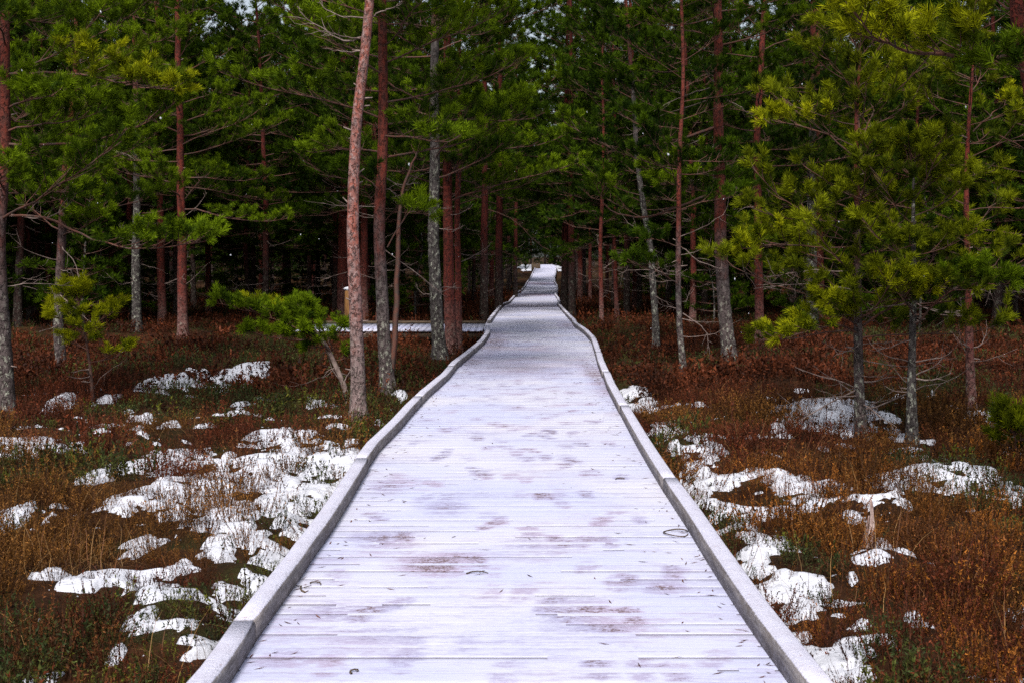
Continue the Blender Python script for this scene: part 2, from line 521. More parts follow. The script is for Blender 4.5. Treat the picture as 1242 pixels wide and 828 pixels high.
# snow lying on the bog
st = .028
sxs, sys_ = np.arange(-7.5, 7.5, st), np.arange(3.2, 23.5, st)
SX, SY = np.meshgrid(sxs, sys_)
sf, si = snow_field(SX, SY)
sb_f = np.clip(sf, -.05, .45)
for _ in range(2):
    pd = np.pad(sb_f, 1, mode='edge')
    sb_f = (pd[:-2, 1:-1] + pd[2:, 1:-1] + pd[1:-1, :-2] + pd[1:-1, 2:] + 2 * pd[1:-1, 1:-1]) / 6
q_ = np.clip(sb_f / .30, 0, 1)
th = 0.030 * q_ * (2 - q_) + .022 * (fbm(SX * 5, SY * 5, 5, 3) - .4) * q_ + .004
SZ = zg(SX, SY) + np.where(sf > 0, th, -.03)
nxs = len(sxs)
qi = (np.arange(len(sys_) - 1)[:, None] * nxs + np.arange(nxs - 1)[None]).ravel()
quad = np.stack([qi, qi + 1, qi + nxs + 1, qi + nxs], -1)
ok = (sf.ravel() > 0)[quad].any(1)
quad = quad[ok]
own = si.ravel()[quad].max(1)
SV = np.stack([SX, SY, SZ], -1).reshape(-1, 3)


def sub_mesh(name, q, mat):
    u, inv = np.unique(q, return_inverse=True)
    return mesh_np(name, SV[u], [inv.reshape(q.shape)], [mat], [0], smooth=True)


nP = len(WP)
o = link('snow', sub_mesh('snow', quad[own < nP], M_snow))
tag(o, 'thin wet snow lying in hollows of the heather along the boardwalk', 'snow', kind='stuff')
for i, (x, y, ax, ay, lab) in enumerate(WL):
    q = quad[own == nP + i]
    if len(q) < 4: print('no snow', lab); continue
    o = link('snow_patch', sub_mesh('snow_patch', q, M_snow))
    tag(o, lab, 'snow patch', 'snow patches lying apart in the heather')

# ------------------------------------------------------------------ boardwalk
bw = tag(empty('boardwalk', (0, 0, 0)), 'long snow dusted plank boardwalk with low kerb beams running into the forest', 'boardwalk', kind='structure')
feet = []
r_ = np.random.default_rng(3)
for lane, sgn in ((-.7, 1), (.05, 1), (.35, -1), (-.42, 1), (-.05, -1), (.48, 1), (.2, 1), (-.25, -1), (.62, -1)):
    Yf = 3.2 + r_.random()
    k_ = 0
    while Yf < 30:
        feet.append((lane + (.11 if k_ % 2 else -.11) + r_.normal(0, .04), Yf, r_.normal(0, .22), r_.uniform(.25, 1.0)))
        Yf += r_.uniform(.55, .85); k_ += 1
WEAR_PX = [(530, 685, 40, 12, .7), (460, 655, 30, 10, .5), (640, 660, 25, 8, .4), (715, 740, 30, 12, .6), (740, 760, 45, 10, .5), (470, 590, 22, 8, .5), (540, 615, 25, 12, .4),
           (805, 712, 25, 8, .5), (400, 745, 40, 14, .35), (340, 800, 40, 14, .35), (455, 770, 50, 14, .3), (720, 452, 12, 18, .8), (600, 415, 14, 12, .7), (575, 440, 14, 8, .5),
           (630, 445, 60, 8, .5), (690, 440, 40, 8, .3), (640, 371, 40, 2.2, .8), (650, 357.5, 25, 1.6, .7), (655, 344, 18, 1.3, .7), (690, 395, 12, 6, .5), (650, 425, 50, 6, .25)]


def plane_at(px, py):
    Yp = float(np.interp(-py, -yy, BY))
    return at_depth(px, py, Yp)


WEAR = []
for px, py, ax, ay, s_ in WEAR_PX:
    c = plane_at(px, py); e = plane_at(px, py - ay)
    WEAR.append((c[0], c[1], ax / F * c[1] * 1.15, max(abs(e[1] - c[1]) * 1.1, .05), min(s_ * 1.25, .9)))


def wear_at(X, Yv):
    v_ = np.zeros(np.shape(X))
    for fx, fy, an, s_ in feet:
        m_ = (abs(X - fx) < .3) & (abs(Yv - fy) < .3)
        if not m_.any(): continue
        ux = (X[m_] - fx) * math.cos(an) + (Yv[m_] - fy) * math.sin(an)
        uy = -(X[m_] - fx) * math.sin(an) + (Yv[m_] - fy) * math.cos(an)
        wd_ = .060 - .012 * np.cos((uy + .03) * 22)
        q = (ux / wd_) ** 2 + (uy / .15) ** 2
        v_[m_] = np.maximum(v_[m_], s_ * .62 * np.clip(2.2 * (1.15 - q), 0, 1))
    for wx, wy, ax, ay, s_ in WEAR:
        q = ((X - wx) / ax) ** 2 + ((Yv - wy) / ay) ** 2
        v_ = np.maximum(v_, s_ * np.exp(-q * 1.2))
    return v_


deck = MB(); fill = MB()
Yp = -3.0
while Yp < YEND:
    pw = .134 * rng.uniform(.97, 1.03)
    gapw = rng.uniform(.009, .015)
    if Yp > 60: pw *= 2.0
    y0, y1 = Yp, Yp + pw
    nseg = 52 if Yp < 11 else 24 if Yp < 25 else 8
    nrow = 4 if Yp < 11 else 2
    e0, e1 = rng.uniform(-.012, .012, 2)
    u = np.linspace(0, 1, nseg + 1)
    rows = []
    lift = rng.uniform(-.0004, .0004); rnd = rng.random()
    prof = [(0, -.045), (0, -.0015), (.015, 0)] + [(q, 0) for q in np.linspace(0, 1, nrow + 1)[1:-1]] + [(.985, 0), (1, -.0015), (1, -.045)]
    for q, zz_ in prof:
        yq = y0 + (y1 - y0) * q
        xa, xb = xl(yq) - .12 + e0, xr(yq) + .12 + e1
        X = xa + (xb - xa) * u
        zc = dz(yq) + zz_ + lift + .0003 * np.sin(u * 3 + rnd * 9)
        rows.append(np.stack([X, np.full_like(X, yq), np.broadcast_to(zc, X.shape)], -1))
    Vp = np.array(rows); nr = len(rows)
    ww = wear_at(Vp[..., 0], Vp[..., 1])
    cc = np.zeros_like(Vp); cc[..., 0] = ww; cc[..., 1] = rnd
    i0 = (np.arange(nr - 1)[:, None] * (nseg + 1) + np.arange(nseg)[None]).ravel()
    deck.add(Vp.reshape(-1, 3), [np.stack([i0, i0 + 1, i0 + nseg + 2, i0 + nseg + 1], -1)], 0, cc.reshape(-1, 3))
    # snow that has sifted into the joint, in broken runs
    if Yp < 60:
        xa, xb = float(xl(y1)), float(xr(y1))
        openw = np.clip(.80 - (Yp - 4.0) * .055, .035, .80)          # share of the joint left open, most of it near the kerbs
        la, lb = rng.random() ** 1.6 * openw * 1.9, rng.random() ** 1.6 * openw * 1.5
        if rng.random() > openw * 1.5: la *= .12
        if rng.random() > openw * 1.5: lb *= .12
        c_ = xa + .01
        while c_ < xb - .03:
            Ls = rng.exponential(.22) + .03
            e_ = min(c_ + Ls, xb - .01); mid = (c_ + e_) / 2
            op = (mid - xa < la) or (xb - mid < lb) or rng.random() < openw * .14
            if (not op) or rng.random() < .10:
                zt = float(dz(y1 + gapw / 2)) + .0008
                j1, j2 = rng.uniform(.012, .026, 2)
                ysr = (y1 - j1, y1 - .0005, y1 + gapw + .0005, y1 + gapw + j2); zsr = (-.0010, 0, 0, -.0010)
                fill.add([[q_x, q_y, zt + q_z] for q_y, q_z in zip(ysr, zsr) for q_x in (c_, e_)], [np.array([[0, 1, 3, 2], [2, 3, 5, 4], [4, 5, 7, 6]])], 0, (.0, rnd, 0))
            c_ += Ls
    Yp = y1 + gapw
deck.obj('deck', [M_deck], bw, smooth=False)
fo = fill.obj('joint_snow', [M_deck], bw, smooth=False)
fo['kind'] = 'stuff'


def kerb(side, y0, y1, parent, dx=0.0):
    n = max(2, int((y1 - y0) / (.25 if y0 < 30 else .6)))
    ys = np.linspace(y0, y1, n + 1)
    xe = xl(ys) if side < 0 else xr(ys)
    hw, hh, bv = .046, .088, .010
    tw = rng.uniform(-.012, .012); hofs = rng.uniform(-.005, .005); side_ofs = rng.uniform(-.006, .006)
    prof = [(-hw, .001), (-hw, hh - bv), (-hw + bv, hh), (hw - bv, hh), (hw, hh - bv), (hw, .001)]
    rows = []
    for j in range(len(ys)):
        cxk = xe[j] + side * (hw + .002) + tw * (j / len(ys) - .5) + side_ofs
        rows.append([[cxk + a_, ys[j], float(dz(ys[j])) + b_ + (.004 * vnoise(ys[j] * 2, side * 5.0) + hofs if b_ > .05 else 0)] for a_, b_ in prof])
    Vk = np.array(rows).reshape(-1, 3); k = len(prof)
    i = (np.arange(len(ys) - 1)[:, None] * k); j = np.arange(k)[None]
    qd = np.stack([i + j, i + (j + 1) % k, i + k + (j + 1) % k, i + k + j], -1).reshape(-1, 4)
    me = mesh_np('kerb', Vk, [qd, np.array([np.arange(k)[::-1]]), np.array([np.arange(k) + (len(ys) - 1) * k])], [M_kerb], [0, 0, 0])
    return link('kerb', me, parent)


JY0, JY1 = 27.6, 30.9        # opening for the side boardwalk on the left
for side in (-1, 1):
    off_ = 1.9 if side < 0 else 1.1
    Yk = -3.0 + off_ - 2.0
    while Yk < YEND - 1:
        Ln = 4.0 if Yk < 40 else 9.0
        ye = min(Yk + Ln, YEND)
        a0, b0 = Yk + .005, ye - .005
        if side < 0 and b0 > JY0 and a0 < JY1:
            if a0 < JY0 - .3: kerb(side, a0, JY0, bw)
            if b0 > JY1 + .3: kerb(side, JY1, b0, bw)
        else:
            kerb(side, a0, b0, bw)
        Yk = ye
# bearers under the planks
for side in (-1, 1):
    jb = MB()
    for ya in np.arange(-3, YEND - 4, 4.0):
        for f_ in (0,):
            ys = np.linspace(ya, ya + 3.96, 5)
            xe = (xl(ys) - .03) if side < 0 else (xr(ys) + .03)
            for j in range(4):
                P0 = np.array([xe[j], ys[j], float(dz(ys[j])) - .11]); P1 = np.array([xe[j + 1], ys[j + 1], float(dz(ys[j + 1])) - .11])
                hw, hh = .035, .062
                Vb = np.array([P + np.array([sx * hw, 0, sz * hh]) for P in (P0, P1) for sx, sz in ((-1, -1), (1, -1), (1, 1), (-1, 1))])
                jb.add(Vb, [np.array([[0, 1, 5, 4], [1, 2, 6, 5], [2, 3, 7, 6], [3, 0, 4, 7]])])
    jb.obj('bearer', [M_timber], bw, smooth=False)

# the side boardwalk that leaves to the left
sb = tag(empty('side_boardwalk', (0, 0, 0)), 'side boardwalk with snow on its planks branching off left behind the pines', 'boardwalk', kind='structure')
zs = float(dz(29.2))
x_in = float(xl(29.2)) - .13
sdk = MB(); xs_ = x_in
yA, yB = 27.75, 30.75
while xs_ > x_in - 4.0:
    pw = .135
    sdk.box((xs_ - pw / 2, (yA + yB) / 2, zs - .022), (pw, yB - yA, .044), 0, (.0, rng.random(), 0))
    xs_ -= pw + .006
sdk.obj('deck', [M_deck], sb, smooth=False)
kb = MB(); kb.box((x_in - 2.0, yB - .05, zs + .035), (4.0, .09, .065)); kb.obj('kerb', [M_timber], sb, smooth=False)
for yk in (yA + .05, yB - .05):
    jb = MB(); jb.box((x_in - 2.0, yk, zs - .12), (4.0, .07, .14)); jb.obj('bearer', [M_timber], sb, smooth=False)
for xq in np.arange(x_in - .8, x_in - 4.0, -2.2):
    for yk in (yA + .12, yB - .12):
        pb = MB(); pb.box((xq, yk, zs - .45), (.09, .09, .52)); pb.obj('post', [M_timber], sb, smooth=False)

# ------------------------------------------------------------------ pines
def frames(D):
    D = D / (np.linalg.norm(D, axis=1, keepdims=True) + 1e-9)
    ref = np.where(abs(D[:, 2:3]) > .9, np.array([[1.0, 0, 0]]), np.array([[0, 0, 1.0]]))
    A = np.cross(D, ref); A /= np.linalg.norm(A, axis=1, keepdims=True) + 1e-9
    return A, np.cross(D, A), D


def tuft_tpl(n, L, wd, seed, shoot=.09):
    r = np.random.default_rng(seed)
    az = np.arange(n) * 2.399963 + r.normal(0, .3, n)
    along = r.uniform(0, 1, n)
    spread = np.radians(r.uniform(28, 68, n)) * (1.08 - .45 * along)
    d = np.stack([np.sin(spread) * np.cos(az), np.sin(spread) * np.sin(az), np.cos(spread)], -1)
    base = np.stack([np.zeros(n), np.zeros(n), along * shoot], -1)
    side = np.cross(d, r.normal(0, 1, (n, 3))); side /= np.linalg.norm(side, axis=1, keepdims=True)
    Ln = L * r.uniform(.75, 1.15, n)[:, None]
    V = np.stack([base - side * wd * .35, base + side * wd * .35, base + d * Ln * .55 + side * wd * .5, base + d * Ln + r.normal(0, .004, (n, 3)), base + d * Ln * .55 - side * wd * .5], 1)
    return V.reshape(-1, 3)          # 5 verts per needle pair


TPL = {0: [tuft_tpl(44, .072, .0048, s) for s in range(4)],
       1: [tuft_tpl(28, .085, .0075, s + 10) for s in range(4)],
       2: [tuft_tpl(15, .125, .0155, s + 20, .14) for s in range(4)]}


def add_tufts(mb, P, D, C, lod, size=1.0):
    P = np.asarray(P); D = np.asarray(D); C = np.asarray(C)
    if len(P) == 0: return
    A, B, T = frames(D)
    pick = rng.integers(0, 4, len(P))
    sc = size * rng.uniform(.8, 1.2, len(P))
    for k in range(4):
        q = pick == k
        if not q.any(): continue
        tp = TPL[lod][k]
        v_ = (A[q][:, None] * tp[None, :, 0:1] + B[q][:, None] * tp[None, :, 1:2] + T[q][:, None] * tp[None, :, 2:3]) * sc[q][:, None, None] + P[q][:, None]
        nv = v_.shape[1]
        cc = np.repeat(C[q][:, None], nv, 1).reshape(-1, 3)
        nn = len(v_) * nv // 5
        mb.add(v_.reshape(-1, 3), [np.arange(nn * 5).reshape(-1, 5)], 1, cc)


GREENS = {'mid': ((.026, .052, .003), (.165, .245, .006)), 'dark': ((.008, .022, .002), (.060, .105, .003)),  # 'dark' has the dimness of the forest interior painted into its greens
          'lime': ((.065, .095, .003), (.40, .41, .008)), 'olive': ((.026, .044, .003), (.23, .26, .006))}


def curve_from(base, az, elev, L, n=9, droop=.0, tip=.35, wig=.06, r=None):
    r = r or rng
    d = np.array([math.cos(az) * math.cos(elev), math.sin(az) * math.cos(elev), math.sin(elev)])
    P = [np.array(base, float)]
    for i in range(n - 1):
        u = i / (n - 1)
        d = d + np.array([r.normal(0, wig), r.normal(0, wig), r.normal(0, wig) - droop / n + tip * u / n * 2])
        d /= np.linalg.norm(d)
        P.append(P[-1] + d * L / (n - 1))
    return np.array(P)


def lerp_poly(P, u):
    s_ = u * (len(P) - 1); i = int(min(s_, len(P) - 2)); f_ = s_ - i
    return P[i] * (1 - f_) + P[i + 1] * f_, P[i + 1] - P[i]


def bough(mb, P, r0, lod, green, dens=1.0, start=.3, tuft=1.0, mi_wood=0, side_scale=1.0, leaf=None):
    """a living limb: its wood and the shoots with needles, into mb (slot 0 wood, slot 1 needles)"""
    L = np.linalg.norm(np.diff(P, axis=0), axis=1).sum()
    n = len(P)
    mb.tube(P, np.linspace(r0, max(r0 * .22, .0035), n), 6 if lod == 0 else 4 if lod == 1 else 3, mi_wood, cap=False)
    c0, c1 = (np.array(c_) for c_ in GREENS[green])
    TP, TD, TC = [], [], []
    ntw = max(4, int(L * (1 - start) / (.065, .075, .105)[lod] * dens))
    tone = rng.uniform(.0, .5)
    for k in range(ntw):
        u = start + (1 - start) * (k + rng.random()) / ntw
        p0, dv = lerp_poly(P, min(u, .999)); dv = dv / np.linalg.norm(dv)
        sgn = 1 if k % 2 else -1
        sidev = np.cross(dv, [0, 0, 1.0]); sidev /= np.linalg.norm(sidev) + 1e-6
        d0 = dv * rng.uniform(.4, .9) + sidev * sgn * rng.uniform(.4, 1.0) + np.array([0, 0, rng.uniform(-.1, .5)])
        d0 /= np.linalg.norm(d0)
        tl = side_scale * (.13 + .26 * L * (1.05 - u)) * rng.uniform(.6, 1.3)
        tl = min(tl, .85)
        m_ = 4 if lod < 2 else 3
        tw = [p0]; d = d0
        for i in range(m_ - 1):
            d = d + np.array([rng.normal(0, .1), rng.normal(0, .1), .14 + rng.normal(0, .08)]); d /= np.linalg.norm(d)
            tw.append(tw[-1] + d * tl / (m_ - 1))
        tw = np.array(tw)
        mb.tube(tw, np.linspace(.0055, .0028, m_), 3, mi_wood, cap=False)
        step = (.06, .07, .095)[lod] / max(dens, .4) ** .3
        ttone = tone + rng.normal(0, .24)
        nt_ = max(1, int(tl * .6 / step))
        for i in range(nt_):
            uu = .40 + .55 * (i + rng.random()) / nt_
            pp, dd = lerp_poly(tw, uu)
            dd = dd / np.linalg.norm(dd)
            off = rng.normal(0, .6, 3); off[2] = abs(off[2]) * .8
            TP.append(pp); TD.append(dd + off)
            TC.append(c0 + (c1 - c0) * np.clip(ttone - .1 + rng.normal(0, .1), 0, 1))
        pp, dd = tw[-1], tw[-1] - tw[-2]; dd = dd / np.linalg.norm(dd)
        for i in range(4 if lod < 2 else 3):
            off = rng.normal(0, .5, 3); off[2] = abs(off[2]) * .9
            TP.append(pp + rng.normal(0, .012, 3)); TD.append(dd + off)
            TC.append(c0 + (c1 - c0) * np.clip(ttone + .35 + rng.normal(0, .14), 0, 1))
    pe, de = P[-1], P[-1] - P[-2]
    for _ in range(3):
        TP.append(pe); TD.append(de / np.linalg.norm(de) + rng.normal(0, .25, 3)); TC.append(c0 + (c1 - c0) * min(tone + .5, 1))
    add_tufts(leaf or mb, TP, TD, TC, lod, tuft)


def dead_limb(mb, P, r0, mi=0, twigs=5, k=5):
    n = len(P)
    mb.tube(P, np.linspace(r0, r0 * .25, n), k, mi, cap=True)
    L = np.linalg.norm(P[-1] - P[0])
    for _ in range(twigs):
        u = rng.uniform(.25, .98)
        p0, dv = lerp_poly(P, u)
        dv = dv / np.linalg.norm(dv) + rng.normal(0, .6, 3); dv /= np.linalg.norm(dv)
        tl = L * rng.uniform(.12, .4)
        T_ = curve_from(p0, math.atan2(dv[1], dv[0]), math.asin(np.clip(dv[2], -1, 1)), tl, 5, wig=.22)
        mb.tube(T_, np.linspace(r0 * .4, r0 * .14, 5), 3, mi, cap=False)


def trunk_mb(P, r0, r1, k=12, flare=.5, stubs=0, dens=14):
    """tapered trunk through the local points P (first at the base)"""
    P = np.asarray(P, float)
    H = P[-1, 2]
    zz_ = np.linspace(0, 1, max(8, int(H * dens)))
    s_ = np.concatenate([[0], np.cumsum(np.linalg.norm(np.diff(P, axis=0), axis=1))]); s_ /= s_[-1]
    Q = np.stack([np.interp(zz_, s_, P[:, i]) for i in range(3)], -1)
    kk = np.ones(5) / 5
    for i in range(2):
        pad = np.pad(Q[:, i], 2, mode='edge'); Q[:, i] = np.convolve(pad, kk, 'valid')
    Q[:, 0] += .010 * np.sin(zz_ * H * 2.6 + rng.random() * 6) * zz_ ** .3 + 0.028 * (np.sin(zz_ * H * 1.15 + 2.0) - math.sin(2.0)) * (r0 < .1); Q[:, 1] += .010 * np.sin(zz_ * H * 2.3 + rng.random() * 6)
    rad = r0 + (r1 - r0) * zz_ ** .85
    rad = rad * (1 + flare * np.exp(-zz_ * H / .18)) * (1 + .05 * (rng.random(len(zz_)) - .5))
    Q[0, 2] -= .12
    mb = MB(); mb.tube(Q, rad, k, 0, rough=.10)
    for _ in range(stubs):
        u = rng.uniform(.06, .85)
        p0, _d = lerp_poly(Q, u); a_ = rng.uniform(0, 6.28)
        mb.tube(curve_from(p0, a_, rng.uniform(-.2, .5), rad[int(u * len(rad))] + rng.uniform(.03, .11), 3), [.011, .009, .006], 5, 1)
    return mb, Q, rad


def px_trunk(pts, ground=True, top=None, Y=None):
    """photo points from the foot up -> base and local points; the trunk stands at the foot's depth"""
    b = ground_at(*pts[0]) if Y is None else at_depth(*pts[0], Y)
    Yd = b[1]
    P = [np.zeros(3)]
    for q in pts[1:]:
        w_ = at_depth(q[0], q[1], Yd); P.append(w_ - b)
    b[2] = float(zg(b[0], b[1])); 
    if top and P[-1][2] < top:
        d_ = P[-1] - P[-2]; d_ = d_ / max(d_[2], .2)
        P.append(P[-1] + np.array([d_[0] * .4, rng.normal(0, .03), 1]) * (top - P[-1][2]))
    return b, np.array(P)


def hero(name, label, pts, wpx, bark, top=9.0, crown_from=None, boughs=18, green='mid', lod=1, blen=1.3, dead=4, stubs=6, cat='tree', group=None, dens=1.0, seed=0, explicit=(), topr=.3, visible_top=5.2, face=0.0, Y=None):
    global rng
    rng = np.random.default_rng(1000 + seed)
    b, P = px_trunk(pts, top=top, Y=Y)
    root = tag(empty(name, b), label, cat, group)
    r0 = wpx / F * b[1] / 2
    mb, Q, rad = trunk_mb(P, r0, r0 * topr, 14, stubs=stubs)
    mb.obj('trunk', [bark, M_dead], root)
    H = Q[-1, 2]
    crown = MB()
    cf = crown_from if crown_from is not None else H * .45
    nb = int(boughs * (2.2 if lod else 1.6)) if top > 5.5 else boughs
    if top > 5.5 and crown_from and crown_from < 4.7: cf = crown_from * .80
    for i in range(nb):
        u = (i + rng.random() * .8) / nb
        z_ = cf + (H - cf) * u
        k = int(np.argmin(abs(Q[:, 2] - z_)))
        az = i * 2.4 + rng.normal(0, .4) + face
        L = blen * (1.2 - .6 * u) * rng.uniform(.7, 1.3)
        Pb = curve_from(Q[k], az, rng.uniform(-.05, .35) + .35 * u, L, 8, droop=.35 * (1 - u), tip=.6, wig=.09)
        if Q[k, 2] < visible_top:
            bm_, lf = MB(), MB(); bough(bm_, Pb, max(.006, rad[k] * .22), lod, green, dens, start=.18, leaf=lf)
            lf.obj('needles', [M_branch, M_needle], bm_.obj('branch', [M_branch], root), smooth=False)
        else:
            bough(crown, Pb, max(.006, rad[k] * .22), min(lod + 1, 2) if Q[k, 2] > visible_top + 1 else lod, green, dens)
    if green and nb:      # leader
        for _ in range(4):
            Pb = curve_from(Q[-2], rng.uniform(0, 6.28), rng.uniform(.8, 1.4), min(.45, blen * .38), 5)
            bough(crown, Pb, .008, lod, green, dens, start=.1)
    if crown.V: crown.obj('crown', [M_branch, M_needle], root)
    for i in range(dead):
        z_ = rng.uniform(.25, 1.05) * max(cf, .6)
        k = int(np.argmin(abs(Q[:, 2] - z_)))
        Pb = curve_from(Q[k], rng.uniform(0, 6.28), rng.uniform(-.35, .3), rng.uniform(.3, .9) * min(blen, 1.2), 7, wig=.16)
        bm_ = MB(); dead_limb(bm_, Pb, rng.uniform(.006, .011)); bm_.obj('dead_branch', [M_dead], root)
    for e in explicit:
        # (photo polyline, r0, green or None, dens, depth shift at the tip)
        pl, rr, gr, dn, dy = e[:5]
        n = len(pl)
        W = np.array([at_depth(q[0], q[1], b[1] + dy * i / (n - 1)) - b for i, q in enumerate(pl)])
        u = np.linspace(0, 1, n); uu = np.linspace(0, 1, max(9, n * 3))
        W = np.stack([np.interp(uu, u, W[:, i]) for i in range(3)], -1)
        for i in range(3):
            W[1:-1, i] = (W[:-2, i] + W[1:-1, i] * 2 + W[2:, i]) / 4
        W[1:] += rng.normal(0, .006, W[1:].shape)
        bm_, lf = MB(), MB()
        if gr:
            bough(bm_, W, rr, lod, gr, dn, start=e[5] if len(e) > 5 else .3, side_scale=e[6] if len(e) > 6 else 1.0, leaf=lf)
            lf.obj('needles', [M_branch, M_needle], bm_.obj('branch', [M_branch], root), smooth=False)
        else:
            dead_limb(bm_, W, rr, twigs=e[5] if len(e) > 5 else 6); bm_.obj('dead_branch', [M_dead], root)
    return root, b


PT = 'pine_tree'
# left of the boardwalk
hero(PT, 'pine with grey lichened foot at the left edge, reddish higher up', [(8, 508), (7, 420), (5, 300), (10, 200), (9, 80)], 19, M_bark_mix, 8, 2.7, 20, 'mid', 0, 1.6, 3, 6, seed=1,
     explicit=[([(12, 262), (60, 264), (110, 290), (160, 303), (205, 300), (250, 292)], .016, 'mid', 1.3, -.8, .45, 1.0),
               ([(12, 90), (60, 88), (110, 92), (165, 105), (212, 110)], .016, 'lime', 1.5, -1.2, .35, 1.1), ([(10, 175), (60, 176), (120, 172), (175, 150), (215, 125)], .017, 'mid', 1.3, -.6, .5, 1.0),
               ([(12, 130), (40, 120), (70, 118)], .012, 'mid', 1.4, -1, .2, 1.0)])
hero(PT, 'thin pine leaning right behind the yellowish sapling, bleached scar near its foot', [(76, 456), (72, 400), (78, 300), (86, 180), (93, 60)], 13, M_bark_mix, 8, 2.5, 20, 'mid', 1, 1.4, 6, 5, seed=2,
     explicit=[([(84, 215), (55, 235), (30, 262)], .010, None, 1, 0), ([(84, 200), (120, 175), (160, 190)], .010, None, 1, -.3)])
hero(PT, 'straight red pine trunk left, rising from a grey mossy base in brown heather', [(222, 410), (221, 330), (219, 200), (216, 60), (214, 0)], 13, M_bark_red, 10, 3.6, 22, 'mid', 1, 2.0, 6, 5, seed=3)
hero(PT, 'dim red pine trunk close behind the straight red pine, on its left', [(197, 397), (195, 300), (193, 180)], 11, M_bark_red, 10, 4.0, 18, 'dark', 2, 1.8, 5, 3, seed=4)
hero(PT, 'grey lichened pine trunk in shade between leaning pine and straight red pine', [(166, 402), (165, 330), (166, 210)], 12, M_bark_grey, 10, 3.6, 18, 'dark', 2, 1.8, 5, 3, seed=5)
hero(PT, 'tall bare pale pink pine trunk standing close beside the left kerb', [(435, 518), (436, 440), (433, 300), (438, 150), (447, 30), (452, -40)], 18.5, M_bark_pale, 8.5, 4.9, 14, 'mid', 0, 1.3, 0, 26, seed=6, visible_top=4.0,
     explicit=[([(440, 45), (420, 52), (395, 38), (370, 22), (360, 8)], .011, None, 1, -.2, 8), ([(443, 22), (420, 22), (398, 14), (385, 2)], .009, None, 1, .2, 7), ([(438, 47), (418, 45), (400, 40), (385, 36)], .008, None, 1, -.3, 7),
               ([(448, 22), (465, 12), (478, 10), (488, 2)], .009, None, 1, 0, 5), ([(437, 62), (415, 64), (395, 58)], .007, None, 1, .1, 3), ([(434, 410), (445, 404), (457, 402)], .006, None, 1, 0, 2)])
hero(PT, 'pine with pale green lichen on its foot right behind the bare pale trunk', [(471, 482), (467, 420), (465, 300), (468, 200), (466, 120)], 17, M_bark_mix, 10, 3.7, 20, 'mid', 1, 1.8, 4, 5, seed=7,
     explicit=[([(475, 450), (481, 380), (482, 300), (487, 235), (500, 200), (506, 185)], .045, 'mid', .6, 0, .9), ([(470, 300), (495, 255), (520, 262)], .012, 'mid', 1.3, -.3, .3), ([(468, 240), (445, 215), (410, 205)], .012, 'dark', 1.2, -.3, .3)])
hero(PT, 'dark lichen crusted trunk, leftmost of the close trio by the kerb', [(534, 440), (529, 380), (526, 300), (527, 200)], 17, M_bark_grey, 10, 4.0, 18, 'dark', 1, 1.7, 5, 4, seed=8)
hero(PT, 'thick reddish trunk in the middle of the close trio by the kerb', [(548, 433), (545, 360), (543, 270), (543, 205)], 15, M_bark_red, 11, 3.7, 22, 'mid', 1, 1.9, 4, 4, seed=9,
     explicit=[([(540, 205), (515, 210), (492, 222)], .010, None, 1, 0), ([(542, 212), (575, 200), (600, 195)], .016, 'mid', 1.4, -.5, .1)])
hero(PT, 'slim reddish trunk, rightmost of the close trio by the kerb', [(557, 428), (558, 340), (558, 205)], 9, M_bark_red, 10, 3.7, 18, 'mid', 1, 1.5, 3, 3, seed=10)
hero(PT, 'thick red trunk behind the bare pale pine, beside the ochre post', [(417, 392), (416, 330), (418, 200)], 16, M_bark_red, 11, 3.6, 20, 'dark', 2, 2.1, 8, 3, seed=11)
hero(PT, 'dark straight trunk left of the far boardwalk, before the bend', [(605, 362), (605, 290), (606, 190)], 11, M_bark_shaded, 12, 4.5, 18, 'dark', 2, 2.2, 3, 2, seed=12, Y=44)
hero(PT, 'slender red trunk at the left kerb where the boardwalk narrows away', [(625, 350), (625, 300), (626, 220)], 6, M_bark_shaded, 12, 6.0, 18, 'dark', 2, 2.2, 3, 2, seed=13, Y=62)
hero(PT, 'black looking trunk just right of the close trio', [(587, 366), (587, 300), (588, 190)], 11, M_bark_shaded, 12, 4.5, 18, 'dark', 2, 2.2, 3, 2, seed=14, Y=40)
# right of the boardwalk
hero(PT, 'stout dark red trunk right of the narrowing boardwalk, left of a touching pair', [(684, 372), (685, 320), (686, 255)], 10, M_bark_shaded, 12, 4.6, 20, 'dark', 2, 2.4, 3, 2, seed=15, Y=46)
hero(PT, 'stout dark red trunk right of the narrowing boardwalk, right of a touching pair', [(694, 374), (694, 320), (693, 255)], 10, M_bark_shaded, 12, 4.6, 20, 'dark', 2, 2.4, 3, 2, seed=16, Y=43)
hero(PT, 'thin orange brown trunk right of the touching dark pair', [(730, 396), (730, 340), (731, 285)], 6, M_bark_red, 9, 3.0, 16, 'dark', 2, 1.6, 5, 2, seed=17)
hero(PT, 'thin red trunk next to the thin orange brown one, farther from the boardwalk', [(749, 392), (748, 340), (747, 270)], 6, M_bark_red, 9, 3.0, 16, 'dark', 2, 1.6, 5, 2, seed=18)
hero(PT, 'grey lichened trunk in the dim wood between thin red trunks and forked branches', [(796, 425), (796, 380), (792, 300), (772, 180)], 9, M_bark_grey, 9, 3.0, 16, 'dark', 2, 1.5, 8, 2, seed=19)
hero(PT, 'thin knotty trunk with many dead twigs left of the tall curved branch pine', [(829, 452), (826, 400), (826, 320), (827, 240)], 8, M_bark_mix, 8, 3.2, 14, 'dark', 1, 1.3, 12, 3, seed=20,
     explicit=[([(828, 350), (800, 330), (775, 322), (760, 318)], .010, 'dark', 1.3, -.5, .2), ([(828, 380), (850, 395), (858, 405), (860, 425)], .011, None, 1, 0), ([(827, 300), (795, 290), (780, 292)], .010, 'dark', 1.2, -.5, .2)])
